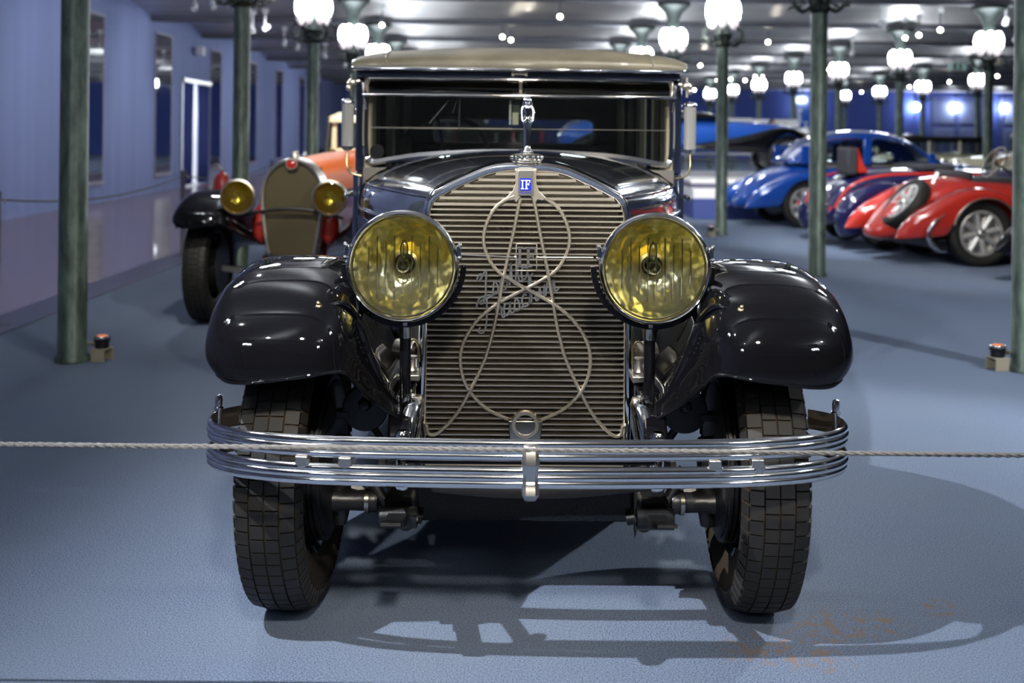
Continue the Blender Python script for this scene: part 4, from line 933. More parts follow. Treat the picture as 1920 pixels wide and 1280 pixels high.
# body shell
BX = .742
def side(s):
    x0, x1 = s * BX, s * (BX - .04)
    lo, hi = min(x0, x1), max(x0, x1)
    MB().bb(lo, hi, 1.62, 3.8, .42, 1.20).build('body_side', 'navy', car, bevel=.015)
    for ya, yb in ((1.70, 1.80), (2.62, 2.70), (3.68, 3.80)):
        MB().bb(lo, hi, ya, yb, 1.20, 1.66).build('pillar', 'navy', car, bevel=.008)
        MB().bb(s * (BX - .06) - .02, s * (BX - .06) + .02, ya - .01, yb + .03, 1.20, 1.64).build('pillar_trim', 'interior_trim', car, bevel=.008)
    MB().bb(lo, hi, 1.70, 3.80, 1.60, 1.68).build('cant_rail', 'navy', car, bevel=.01)
    for ya, yb in ((1.80, 2.62), (2.70, 3.68)):
        MB().bb(s * (BX - .022) - .002, s * (BX - .022) + .002, ya, yb, 1.20, 1.60).build('side_window', 'glass', car, smooth=0)
    MB().bb(s*BX - .008, s*BX + .008, 1.5, 3.8, 1.095, 1.115).build('waist_moulding', 'chrome', car, bevel=.004)
    b = MB(); b.tube([(s*(BX + .005), 1.80, 1.085), (s*(BX + .05), 1.80, 1.085)], .008, 8); b.ball((s*(BX + .055), 1.80, 1.085), (.012, .012, .012), 10, 6); b.bb(s*(BX+.005) - .012, s*(BX+.005) + .012, 1.77, 1.83, 1.0, 1.11); b.build('door_hinge', 'chrome', car, bevel=.003)
    MB().bb(min(s*.52, s*.84), max(s*.52, s*.84), 1.25, 3.1, .37, .40).build('running_board', 'iron', car, bevel=.006)
    # rear wing
    secs = []
    for i in range(11):
        a = R(-15 + 19 * i); y = 3.36 - .50 * math.cos(a); z = .42 + .50 * max(math.sin(a), -.3)
        ny, nz = -math.cos(a), math.sin(a)
        secs.append([(s * x, y - ny * d, z - nz * d) for x, d in ((.85, .12), (.86, .06), (.83, .012), (.76, 0), (.62, 0), (.515, .03))])
    MB().loft(secs, closed=False).build('rear_wing', 'black', car, smooth=180, solid=.006, sub=1)
    # ribbed glass side lamp on the screen pillar
    lx = s * .772; ly_, zt, zb = 1.66, 1.515, 1.298
    b = MB(); secs = []
    for z in (zb + .012, zt): 
        secs.append([(lx + .026 * math.cos(2*PI*k/24) * (1 + .06 * (k % 2)), ly_ + .026 * math.sin(2*PI*k/24) * (1 + .06 * (k % 2)), z) for k in range(24)])
    b.loft(secs); lamp = b.build('side_lamp', 'prism', car, smooth=0)
    MB().lathe([(.0, zb - .004), (.018, zb), (.029, zb + .012), (.029, zb + .018)], o=(lx, ly_, 0), n=20).build('lamp_foot', 'chrome', lamp, smooth=45)
    MB().lathe([(.030, zt - .006), (.030, zt + .006), (.024, zt + .012), (.0, zt + .014)], o=(lx, ly_, 0), n=20).build('lamp_cap', 'chrome', lamp, smooth=45)
    MB().bb(min(lx, s*.735), max(lx, s*.735), ly_ + .01, ly_ + .03, zt - .06, zt - .02).build('lamp_bracket', 'chrome', lamp, bevel=.004)
    MB().lathe([(.006, zb + .02), (.006, zt - .02)], o=(lx, ly_, 0), n=8).build('lamp_core', 'white', lamp)
    MB().tube(smoothpath([(lx, ly_, zb), (lx - s*.0, ly_ - .01, zb - .06), (lx - s*.02, ly_ - .03, zb - .10), (lx - s*.07, ly_ - .04, zb - .115)], 4), .005, 6).build('lamp_pipe', 'brass', lamp, smooth=60)
    b = MB(); b.ball((s*.752, 1.65, 1.60), (.022, .02, .02), 10, 6); b.ball((s*.765, 1.63, 1.575), (.014, .014, .014), 10, 6); b.tube([(s*.72, 1.66, 1.61), (s*.775, 1.64, 1.60)], .007, 6); b.tube([(s*.755, 1.65, 1.64), (s*.755, 1.65, 1.55)], .006, 6); b.build('visor_bracket', 'nickel', car, smooth=60)
side(-1); side(1)
MB().bb(-.74, .74, 3.76, 3.82, .42, 1.32).build('rear_panel', 'navy', car, bevel=.02)
b = MB(); b.bb(-.74, -.515, 3.76, 3.82, 1.32, 1.47); b.bb(.515, .74, 3.76, 3.82, 1.32, 1.47); b.bb(-.74, .74, 3.76, 3.82, 1.47, 1.72)
for sx in (-1, 1):
    for zc, sz in ((1.32, 1), (1.47, -1)):
        b.prism([(sx*.515, zc), (sx*.475, zc), (sx*.49, zc + sz*.006), (sx*.51, zc + sz*.02), (sx*.515, zc + sz*.035)], 3.77, 3.81)
b.build('rear_panel', 'interior', car, smooth=0)
MB().bb(-.515, .515, 3.785, 3.79, 1.32, 1.47).build('rear_window', 'glass', car, smooth=0)
b = MB(); pts = [(x, 3.755, z) for x, z in rrect(0, 1.394, .05+1.0, .165, .05)]; b.tube(pts, .006, 6, closed=True); b.build('window_frame', 'interior_trim', car, smooth=60)
MB().bb(-.70, .70, 1.2, 3.76, .42, .46).build('body_floor', 'interior', car)
MB().bb(-.70, .70, 1.65, 1.70, .46, 1.22).build('bulkhead', 'interior', car)
MB().bb(-.70, .70, 1.74, 3.78, 1.655, 1.665).build('headlining', 'interior_trim', car)
for x in (-.35, .35):
    MB().bb(x - .31, x + .31, 2.15, 2.6, .50, .80).build('seat_cushion', 'interior', car, bevel=.05)
    MB().bb(x - .31, x + .31, 2.55, 2.68, .60, 1.26).build('seat_back', 'interior', car, bevel=.05)
MB().bb(-.66, .66, 3.05, 3.55, .50, .82).build('seat_cushion', 'interior', car, bevel=.05)
MB().bb(-.66, .66, 3.5, 3.7, .60, 1.24).build('seat_back', 'interior', car, bevel=.05)
sw = C(838, 262, 5.55)
cx = Vector((sw.x, 2.12, 1.275)); axv = Vector((0, -.82, .45)).normalized()
b = MB(); a = Vector((1, 0, 0)); c = axv.cross(a)
b.tube([cx + (a * math.cos(t*2*PI/32) + c * math.sin(t*2*PI/32)) * .215 for t in range(32)], .014, 8, closed=True)
st = b.build('steering_wheel', 'iron', car, smooth=60)
b = MB()
for k in range(4): aa = k * PI / 2 + .2; b.tube([cx, cx + (a * math.cos(aa) + c * math.sin(aa)) * .21], .008, 6)
b.lathe([(.03, -.02), (.03, .02)], o=cx, axis=axv, n=12); b.tube([cx, cx + axv * -.0 + Vector((0, -.25, -.25))], .018, 8); b.build('wheel_spokes', 'iron', st, smooth=60)
# windscreen
YW = 1.675
gl = [(-.668, 1.262), (-.60, 1.268), (-.45, 1.288), (-.25, 1.302), (0, 1.308), (.25, 1.302), (.45, 1.288), (.60, 1.268), (.668, 1.262), (.672, 1.545), (-.672, 1.545)]
MB().prism(gl, YW, YW + .005).build('windscreen', 'glass', car, smooth=0)
fp = [(-.690, 1.565), (-.694, 1.40), (-.690, 1.285), (-.675, 1.250), (-.640, 1.245), (-.58, 1.256), (-.45, 1.276), (-.25, 1.290), (0, 1.296)]
fp = fp + [(-x, z) for x, z in fp[:-1][::-1]]
MB().sweep(smoothpath([(x, YW, z) for x, z in fp], 3), [(-.013, -.010), (.013, -.010), (.013, .010), (.004, .016), (-.013, .010)], (0, -1, 0)).build('windscreen_frame', 'chrome', car, smooth=40)
MB().tube([(-.665, YW - .008, 1.400), (-.03, YW - .008, 1.400)], .004, 6).build('glass_rail', 'nickel', car)
MB().tube([(-.03, YW - .008, 1.400), (.665, YW - .008, 1.400)], .0018, 6).build('glass_rail', 'nickel', car)
# upper swing visor: dark pane between two bright rails
MB().add([(-.672, YW - .01, 1.615), (.672, YW - .01, 1.615), (.682, YW - .07, 1.550), (-.682, YW - .07, 1.550)], [[0, 1, 2, 3]]).build('visor_pane', 'glass_dark', car, smooth=0, solid=.004)
b = MB(); b.tube([(-.70, YW - .072, 1.547), (.70, YW - .072, 1.547)], .0075, 8); b.build('visor_rail', 'chrome', car, smooth=60)
b = MB(); b.tube([(-.68, YW - .012, 1.622), (.68, YW - .012, 1.622)], .007, 8); b.build('visor_rail', 'chrome', car, smooth=60)
MB().box((.005, YW - .045, 1.585), (.014, .012, .08), Matrix.Rotation(R(40), 3, 'X')).build('visor_strut', 'nickel', car, bevel=.003)
for s in (-1, 1):
    MB().tube([(s*.688, YW - .015, 1.615), (s*.675, YW - .075, 1.548)], .006, 6).build('visor_arm', 'nickel', car, smooth=60)
    MB().tube([(s*.705, YW - .02, 1.60), (s*.690, YW - .03, 1.48)], .007, 6).build('visor_arm', 'chrome', car, smooth=60)
MB().bb(-.73, .73, YW - .015, YW + .06, 1.625, 1.665).build('header_rail', 'navy', car, bevel=.008)
b = MB(); b.tube([(-.03, YW - .02, 1.648), (.03, YW - .02, 1.648)], .005, 6); b.bb(-.035, -.025, YW - .03, YW - .01, 1.64, 1.655); b.bb(.025, .035, YW - .03, YW - .01, 1.64, 1.655); b.build('visor_catch', 'nickel', car)
# wiper
b = MB(); b.tube([(-.30, YW - .02, 1.545), (-.405, YW - .02, 1.42)], .003, 5); b.tube([(-.268, YW - .02, 1.54), (-.270, YW - .02, 1.40)], .003, 5); b.tube([(-.28, YW - .016, 1.53), (-.30, YW - .016, 1.47)], .002, 5); b.build('wiper', 'iron', car)
# tax plates and mirror hanging at the centre of the screen
MB().bb(-.03, .004, YW + .02, YW + .025, 1.47, 1.545).build('sticker', 'green_sticker' if 'green_sticker' in M else 'column', car, smooth=0)
MB().bb(-.030, -.002, YW + .015, YW + .02, 1.42, 1.475).build('sticker', 'offwhite', car, smooth=0)
MB().bb(-.045, -.036, YW + .01, YW + .02, 1.42, 1.53).build('sticker_edge', 'white', car, smooth=0)
b = MB(); rb = [(x, z) for x, z in rrect(-.640, 1.292, .062, .062, .026)]; b.prism(rb, YW - .004, YW - .002); b.lathe([(.014, -.012), (.014, .0), (.008, .001), (.008, -.012)], o=(-.637, YW - .004, 1.292), axis=(0, 1, 0), n=16); b.build('corner_bracket', 'chrome', car, smooth=0)
# roof
secs = []
stn = [(1.630, .735, 1.668, .010), (1.628, .748, 1.676, .018), (1.64, .756, 1.686, .032), (1.68, .762, 1.690, .052), (1.78, .764, 1.692, .080), (2.0, .765, 1.692, .100), (2.4, .765, 1.692, .108), (3.0, .765, 1.692, .108), (3.4, .76, 1.69, .09), (3.68, .755, 1.665, .07), (3.84, .745, 1.655, .02)]
for y, hw, zb, h in stn:
    row = []
    for i in range(25):
        t = PI * i / 24; cx_, sx__ = math.cos(t), math.sin(t)
        row.append((hw * abs(cx_) ** .80 * (1 if cx_ >= 0 else -1), y, zb + h * (.32 * abs(sx__) ** .3 + .68 * abs(sx__))))
    row.append((-hw * .98, y, zb - .012)); row.append((hw * .98, y, zb - .012))
    secs.append(row)
roof = MB().loft(secs, closed=True).build('roof', 'leather', car, smooth=50)
def roof_z(x, i):
    y, hw, zb, h = stn[i]; c = min(1, (abs(x) / hw) ** (1 / .80)); q = math.sqrt(1 - c * c); return zb + h * (.32 * q ** .3 + .68 * q)
for s in (-1, 1):
    MB().tube(smoothpath([(s*.60, stn[i][0], roof_z(.60, i) + .001) for i in range(1, 8)], 3), .0045, 6).build('roof_seam', 'leather', roof, smooth=60)
b = MB(); b.tube([(-.757, 3.7, 1.672), (-.765, 3, 1.672), (-.765, 1.75, 1.672), (-.752, 1.65, 1.667), (-.72, 1.622, 1.664), (0, 1.612, 1.664), (.72, 1.622, 1.664), (.752, 1.65, 1.667), (.765, 1.75, 1.672), (.765, 3, 1.672), (.757, 3.7, 1.672)], .009, 8); b.build('gutter', 'chrome', car, smooth=60)
# mascot: slim standing figure on a lettered collar
ms = C(988, 300, 3.30); mx0, my0 = ms.x, .10
b = MB(); b.lathe([(.0, 1.290), (.040, 1.290), (.046, 1.296), (.046, 1.300), (.043, 1.303), (.043, 1.312), (.046, 1.315), (.030, 1.319), (0, 1.320)], o=(mx0, my0, 0), n=28); cap = b.build('radiator_cap', 'nickel_dark', car, smooth=45)
for k in range(16):
    a = 2*PI*k/16; MB().ball((mx0 + .046*math.cos(a), my0 + .046*math.sin(a), 1.3075), (.006, .006, .0065), 8, 6).build('cap_stud', 'chrome', cap, smooth=180)
b = MB(); secs = []
for z, rx, ry in ((1.318, .022, .020), (1.326, .020, .018), (1.336, .012, .011), (1.345, .0105, .010), (1.365, .0110, .010), (1.390, .0115, .011), (1.402, .0125, .012), (1.410, .0145, .013), (1.418, .0155, .014), (1.428, .0120, .012), (1.440, .0115, .011), (1.452, .0145, .012), (1.462, .0150, .012), (1.470, .0075, .008), (1.474, .0045, .005)):
    secs.append([(mx0 + rx*math.cos(2*PI*k/16), my0 + ry*math.sin(2*PI*k/16) , z) for k in range(16)])
b.loft(secs); fig = b.build('mascot', 'chrome', car, smooth=180)
b = MB(); b.ball((mx0, my0 - .002, 1.480), (.0072, .008, .0095), 12, 8); b.ball((mx0, my0 - .010, 1.4795), (.0015, .002, .002), 6, 4); b.build('mascot_head', 'chrome', fig, smooth=180)
for s in (-1, 1):
    MB().tube(smoothpath([(mx0 + s*.0130, my0, 1.462), (mx0 + s*.0175, my0 - .004, 1.445), (mx0 + s*.0165, my0 - .008, 1.425), (mx0 + s*.012, my0 - .014, 1.415), (mx0 + s*.004, my0 - .016, 1.421)], 4), [.0055]*6 + [.005]*11, 8).build('mascot_arm', 'chrome', fig, smooth=80)
MB().ball((mx0, my0 + .004, 1.462), (.0165, .009, .034), 14, 10).build('mascot_cloak', 'chrome', fig, smooth=180)

# ------------------------------------------------------------ red car with the horseshoe radiator, left
rc = thing('vintage_car', 'red vintage car with horseshoe radiator and yellow headlights, left of the black limousine', 'car', (-1.52, 7.80, 0))
for s in (-1, 1):
    wheel(rc, 'front_wheel', (s*.665, 0, .40), .40, .17, .25, 'spoke', s, tread=(s < 0), rimmat='iron')
    wheel(rc, 'rear_wheel', (s*.665, 3.6, .40), .40, .17, .25, 'spoke', s, rimmat='iron')
    MB().lathe([(0, -.02), (.19, -.02), (.19, -.10), (0, -.11)], o=(s*.665, 0, .40), axis=(s, 0, 0), n=28).build('brake_drum', 'iron', rc, smooth=40)
def hs(d=0.0):   # horseshoe outline
    pts = [(.155, .52), (.175, .62), (.20, .80), (.208, .92), (.195, 1.02), (.155, 1.10), (.09, 1.155), (.0, 1.178)]
    pts = pts + [(-x, z) for x, z in pts[:-1][::-1]]
    return [(q.x, q.z) for q in smoothpath([(x, 0, z) for x, z in offs(pts, d)], 4)]
yr = -.32
MB().prism(hs(-.002), yr, yr + .02).build('grille_mesh', 'mesh_metal', rc, smooth=0)
secs = [[(x, y + yr, z) for x, z in hs(d)] for d, y in ((-.012, .0), (-.010, -.02), (.004, -.025), (.012, -.01), (.014, .02), (.018, .16))]
MB().loft(secs, closed=False).build('radiator_shell', 'nickel', rc, smooth=60, solid=.004)
b = MB(); b.lathe([(.035, 0), (.035, .012), (0, .016)], o=(0, yr - .03, 1.155), axis=(0, -1, 0), n=20); b.xf(Matrix.Translation((0, 0, .25)) @ Matrix.Scale(.78, 4, (0, 0, 1))); bg = b.build('badge', 'red', rc, smooth=45); bg['label'] = 'red oval badge'
MB().lathe([(.035, -.002), (.041, .0), (.041, .014), (.035, .014)], o=(0, yr - .03, 1.155), axis=(0, -1, 0), n=20).build('badge_ring', 'nickel', bg, smooth=45)
MB().lathe([(.03, 1.19), (.032, 1.21), (.02, 1.225), (.028, 1.235), (0, 1.24)], o=(0, yr + .08, 0), n=14).build('radiator_cap', 'nickel', rc, smooth=45)
def lamp2(sx):
    x, y, z = sx * .315 - .04, yr - .10, .925
    h = MB().lathe([(0, .18), (.05, .17), (.09, .11), (.112, .03), (.112, .0)], axis=(0, 1, 0), n=28).build('headlight', 'black', rc, smooth=50); h.location = (x, y, z)
    MB().lathe([(.105, .01), (.112, -.012), (.122, -.006), (.124, .012), (.112, .02)], axis=(0, 1, 0), n=36).build('rim', 'nickel', h, smooth=50)
    secs = [[(r * math.cos(2*PI*k/28), .0 + .05 * (1 - (r/.11)**2), r * math.sin(2*PI*k/28)) for k in range(28)] for r in (.002, .03, .06, .09, .11)]
    MB().loft(secs, True, False).build('reflector', 'yellow_glass', h, smooth=180)
    secs = [[(r * math.cos(2*PI*k/28), -.006 - .01 * (1 - (r/.11)**2), r * math.sin(2*PI*k/28)) for k in range(28)] for r in (.002, .06, .11)]
    MB().loft(secs, True, False).build('lens', 'lens', h, smooth=180)
M['yellow_glass'] = mat('yellow_reflector', (.78, .58, .08), .12, .9)
lamp2(-1); lamp2(1)
MB().tube(smoothpath([(-.36, yr - .04, .78), (-.2, yr - .05, .825), (0, yr - .06, .845), (.2, yr - .05, .825), (.36, yr - .04, .78)], 5), .012, 8).build('lamp_bar', 'iron', rc, smooth=60)
# bonnet and long body
def rsec(y, w, zt, zb=.62):
    h = [(w, zb), (w, .95), (w * .97, zt - .13), (w * .80, zt - .05), (w * .45, zt - .012), (0, zt)]
    return [(x, y, z) for x, z in h] + [(-x, y, z) for x, z in h[:-1][::-1]]
hp_ = smoothpath([(yr + .16, .215, 1.17), (1.0, .33, 1.19), (2.2, .42, 1.20), (3.4, .46, 1.20)], 4)
MB().loft([rsec(p.x, p.y, p.z, .93) for p in hp_], closed=False).build('bonnet', 'orange', rc, smooth=180)
MB().loft([[(x * 1.002, y, z) for x, y, z in ((p.y, p.x, .93), (p.y, p.x, .5), (-p.y, p.x, .5), (-p.y, p.x, .93))] for p in hp_], closed=False).build('body_side', 'red', rc, smooth=40)
for s in (-1, 1): MB().tube([(s * (p.y + .004), p.x, .935) for p in hp_], .014, 6).build('waist_moulding', 'black', rc, smooth=60)
b = MB(); b.bb(-.48, .48, 3.4, 5.6, .5, 1.16); b.build('rear_body', 'red', rc, bevel=.06)
b = MB(); yw = 3.75
for s in (-1, 1): b.bb(min(s*.42, s*.36), max(s*.42, s*.36), yw, yw + .08, 1.14, 1.52)
b.bb(-.42, .42, yw, yw + .08, 1.14, 1.20); b.build('windscreen_frame', 'offwhite', rc, bevel=.01)
MB().bb(-.36, .36, yw + .03, yw + .035, 1.2, 1.52).build('windscreen', 'glass', rc, smooth=0)
secs = [[(w * math.cos(PI * i / 14), y, 1.50 + h * math.sin(PI * i / 14) ** .7) for i in range(15)] + [(-w, y, 1.48), (w, y, 1.48)] for y, w, h in ((yw - .06, .43, .03), (yw, .46, .10), (yw + .3, .47, .13), (yw + 1.5, .47, .12), (yw + 1.8, .44, .02))]
MB().loft(secs).build('roof', 'offwhite', rc, smooth=50)
for s in (-1, 1): MB().tube([(s*.455, yw - .10, 1.14), (s*.43, yw - .02, 1.52)], .03, 8).build('roof_post', 'iron', rc, smooth=50)
CR2 = [(-.50, .70), (-.50, .76), (-.46, .83), (-.36, .885), (-.24, .925), (-.10, .945), (.05, .945), (.22, .91), (.42, .82), (.66, .68), (.88, .55), (1.1, .46), (1.35, .41)]
for s in (-1, 1):
    o, _s = front_wing(rc, s, 'black', xo=.80, xi=.24, crown=CR2)
MB().bb(-.20, .20, yr - .02, yr + .1, .44, .52).build('apron', 'iron', rc, bevel=.01)
b = MB(); b.sweep(smoothpath([(-.62, -.02, .40), (-.4, -.02, .37), (0, -.02, .34), (.4, -.02, .37), (.62, -.02, .40)], 4), [(-.02, -.025), (.02, -.025), (.02, .025), (-.02, .025)], (0, -1, 0)); b.build('front_axle', 'nickel', rc, smooth=40)
for s in (-1, 1): MB().ball((s*.24, -.18, .72), (.07, .10, .15), 14, 10).build('side_pod', 'red', rc, smooth=180)

# ------------------------------------------------------------ side-on cars; local frame: x forwards, y away from the camera, z up
def swheel(par, name, x, s, r, w, rim, m='alloy'):
    o = wheel(par, name, (0, 0, 0), r, w, rim, 'disc8', 1, rimmat=m)
    o.rotation_euler = (0, 0, R(-90) if s < 0 else R(90)); o.location = (x, s, r)
    return o
def ringwing(par, m, x0, yc, zc, w, lst, ri, name='rear_wing', bead=True):
    """wing around a wheel: lst = (angle, outer radius, half-width factor)"""
    secs = []
    for (a, ro, k) in lst:
        c, s = math.cos(R(a)), math.sin(R(a)); hw = w / 2 * k; row = []
        for (yy, f) in ((-1, 0), (-1.03, .35), (-1.0, .62), (-.88, .83), (-.62, .96), (-.2, 1.0), (.3, 1.0), (.75, .93), (1, .75), (1, 0)):
            rr = ri + (ro - ri) * f; row.append((x0 + rr * c, yc + yy * hw, max(.16, zc + rr * s)))
        secs.append(row)
    return MB().loft(secs, closed=False).build(name, m, par, smooth=180, solid=.006, sub=1)
def body(par, m, st, name='body', e=2.6, nn=20, smooth=180):
    """st: (x, y half width, z bottom, z top)"""
    secs = []
    for x, hw, zb, zt in st:
        row = []
        for i in range(nn):
            t = 2*PI*i/nn; c, s = math.cos(t), math.sin(t)
            row.append((x, hw * abs(c) ** (2/e) * (1 if c >= 0 else -1), (zb+zt)/2 + (zt-zb)/2 * abs(s) ** (2/e) * (1 if s >= 0 else -1)))
        secs.append(row)
    return MB().loft(secs).build(name, m, par, smooth=smooth, sub=1)
def sst(st, k=3): return [tuple(v) for v in _sm(st, k)]
def _sm(pts, k):
    out = []; N = len(pts)
    for i in range(N - 1):
        for t in range(k):
            u = t / k; p0, p1, p2, p3 = pts[max(i-1, 0)], pts[i], pts[i+1], pts[min(i+2, N-1)]
            out.append([0.5*((2*b)+(c-a)*u+(2*a-5*b+4*c-d)*u*u+(3*b-a-3*c+d)*u**3) for a, b, c, d in zip(p0, p1, p2, p3)])
    out.append(pts[-1]); return out
TAILW = [(8, .46, .8), (20, .475, 1), (45, .49, 1), (70, .50, 1), (95, .505, 1), (120, .53, 1), (142, .60, 1), (160, .74, .95), (174, .90, .75), (184, .96, .45), (190, .90, .35), (198, .62, .6), (207, .42, .8)]
TAILW = TAILW[:-3]

# red open two-seater, nearest on the right
g = floor_at(1822, 500)
rs = thing('vintage_car', 'bright red open two-seater with a spare wheel strapped to its sloping tail, far right', 'car', (g.x, g.y + .62, 0), R(7))
r_ = .36
for x, nme in ((0, 'rear_wheel'), (2.75, 'front_wheel')):
    swheel(rs, nme, x, -.62, r_, .15, .235); swheel(rs, nme, x, .62, r_, .15, .235)
body(rs, 'red', sst([(-.98, .10, .27, .36), (-.85, .26, .24, .48), (-.62, .42, .24, .72), (-.40, .52, .25, .90), (-.1, .60, .27, .955), (.3, .62, .28, .95), (.8, .60, .30, .93), (1.25, .52, .32, .98), (1.7, .42, .34, .97), (2.4, .34, .36, .95), (3.0, .26, .4, .9), (3.1, .2, .42, .85)]))
ringwing(rs, 'red', 0, -.63, r_, .30, TAILW, .385); ringwing(rs, 'red', 0, .63, r_, .30, TAILW, .385)
ringwing(rs, 'red', 2.75, -.63, r_, .28, [(-5, .44, .8), (20, .46, 1), (50, .48, 1), (80, .49, 1), (110, .50, 1), (140, .56, 1), (160, .75, .95), (172, 1.0, .9), (180, 1.2, .8)], .385, 'front_wing')
for s in (-1, 1): MB().tube([(.385*math.cos(R(a)), s*.785, r_ + .385*math.sin(R(a))) for a in range(5, 172, 8)], .012, 6).build('wing_bead', 'nickel', rs, smooth=60)
MB().tube(smoothpath([(-.42, -.765, .60), (-.58, -.785, .50), (-.66, -.785, .40), (-.64, -.785, .28), (-.55, -.78, .20), (-.46, -.77, .185)], 4), [.008]*4 + [.020]*6 + [.028]*6 + [.016]*5, 8).build('wing_flash', 'chrome', rs, smooth=60)
sp = wheel(rs, 'spare_wheel', (0, 0, 0), .33, .14, .22, 'disc8', 1); sp.rotation_euler = Vector((-.78, .05, .62)).to_track_quat('X', 'Z').to_euler(); sp.location = (-.63, -.22, .65)
MB().bb(.05, .75, -.40, .40, .86, .945).build('cockpit', 'dark_cloth', rs, bevel=.04)
MB().box((.05, .0, .96), (.08, .75, .12), Matrix.Rotation(R(-15), 3, 'Y')).build('seat_back', 'dark_cloth', rs, bevel=.04)
b = MB(); cc_ = Vector((.48, -.10, 1.11)); ax_ = Vector((-.85, 0, .5)).normalized(); e1 = Vector((0, 1, 0)); e2 = ax_.cross(e1)
b.tube([cc_ + (e1*math.cos(2*PI*k/28) + e2*math.sin(2*PI*k/28)) * .19 for k in range(28)], .012, 6, closed=True)
for k in range(4): b.tube([cc_, cc_ + (e1*math.cos(PI*k/2+.4) + e2*math.sin(PI*k/2+.4)) * .18], .01, 6)
b.tube([cc_, cc_ - ax_ * .35], .015, 6); b.build('steering_wheel', 'nickel_dark', rs, smooth=60)
b = MB(); b.tube([(.85, -.48, .94), (.80, -.46, 1.22), (.80, .46, 1.22), (.85, .48, .94)], .010, 6); ws = b.build('windscreen_frame', 'nickel', rs, smooth=60)
MB().add([(.85, -.47, .95), (.80, -.45, 1.215), (.80, .45, 1.215), (.85, .47, .95)], [[0, 1, 2, 3]]).build('windscreen', 'glass', ws, smooth=0)
MB().tube([(-.42, -.40, .88), (-.36, -.40, 1.0)], .022, 8).build('filler_cap', 'steel', rs)
MB().bb(-.5, .9, -.55, .55, .17, .3).build('underbody', 'iron', rs, bevel=.03)
# dark blue open car with a red coach line
g = floor_at(1652, 468)
db = thing('vintage_car', 'midnight blue roadster with red coach line between the red two-seater and blue coupe', 'car', (g.x, g.y + .62, 0), R(5))
for x, nme in ((0, 'rear_wheel'), (3.0, 'front_wheel')):
    swheel(db, nme, x, -.62, .35, .15, .235); swheel(db, nme, x, .62, .35, .15, .235)
body(db, 'darkblue', sst([(-.66, .30, .26, .42), (-.60, .45, .25, .62), (-.45, .52, .25, .80), (-.2, .58, .26, .92), (.2, .62, .28, .975), (.7, .62, .3, 1.0), (1.2, .6, .3, .99), (1.8, .46, .34, .98), (2.6, .36, .36, .96), (3.3, .28, .4, .9)]))
DW = [(10, .45, .8), (30, .47, 1), (60, .49, 1), (90, .50, 1), (120, .53, 1), (145, .60, 1), (165, .66, 1), (185, .66, .9), (200, .62, .8)]
ringwing(db, 'darkblue', 0, -.64, .35, .28, DW, .375); ringwing(db, 'darkblue', 0, .64, .35, .28, DW, .375)
ringwing(db, 'darkblue', 3.0, -.64, .35, .28, [(-5, .44, .8), (30, .47, 1), (60, .49, 1), (90, .50, 1), (120, .54, 1), (150, .66, 1), (170, .95, .9), (178, 1.2, .8)], .375, 'front_wing')
for s in (-1, 1): MB().tube(smoothpath([(-.60, s*.50, .50), (-.50, s*.56, .70), (-.32, s*.60, .84), (0, s*.635, .915), (.5, s*.655, .935), (1.2, s*.63, .935)], 5), .020, 6).build('coach_line', 'red', db, smooth=60)
b = MB(); b.bb(-.38, -.24, -.34, .02, .90, 1.25); b.build('seat_back', 'dark_cloth', db, bevel=.03)
b = MB(); b.prism([(-.26, .93), (-.08, .93), (-.15, 1.05), (-.22, 1.24), (-.26, 1.25)], -.29, .02); b.build('seat_panel', 'red', db, bevel=.01)
MB().bb(.55, 1.0, -.42, .42, .96, 1.04).build('hood_bag', 'dark_cloth', db, bevel=.05)
for s in (-1, 1): MB().lathe([(0, 0), (.03, .01), (.035, .03)], o=(-.66, s*.56, .50), axis=(-1, 0, 0), n=12).build('tail_lamp', 'red', db, smooth=60)
b = MB(); b.tube([(-.70, -.55, .55), (-.70, -.10, .55)], .012, 6); b.build('rear_rail', 'chrome', db, smooth=60)
# bright blue coupe
g = floor_at(1505, 428)
bc_ = thing('vintage_car', 'bright blue streamlined coupe with oval side windows and long chrome-dotted tail', 'car', (g.x - .05, g.y + .62, 0), R(8))
for x, nme in ((0, 'rear_wheel'), (2.95, 'front_wheel')):
    swheel(bc_, nme, x, -.60, .36, .15, .24); swheel(bc_, nme, x, .60, .36, .15, .24)
body(bc_, 'blue', sst([(-.90, .10, .28, .40), (-.72, .28, .27, .62), (-.4, .46, .27, .86), (0, .58, .28, .98), (.6, .62, .3, 1.02), (1.4, .62, .3, 1.02), (2.0, .52, .32, 1.03), (2.5, .40, .34, 1.0), (3.2, .3, .4, .92), (3.4, .2, .44, .85)]))
ringwing(bc_, 'blue', 0, -.62, .36, .30, TAILW, .39); ringwing(bc_, 'blue', 0, .62, .36, .30, TAILW, .39)
ringwing(bc_, 'blue', 2.95, -.62, .36, .28, [(-5, .44, .8), (30, .47, 1), (60, .49, 1), (90, .50, 1), (120, .54, 1), (150, .66, 1), (170, .95, .9), (178, 1.2, .8)], .39, 'front_wing')
def arch(par, m, st, y, th, holes, z0):
    pass
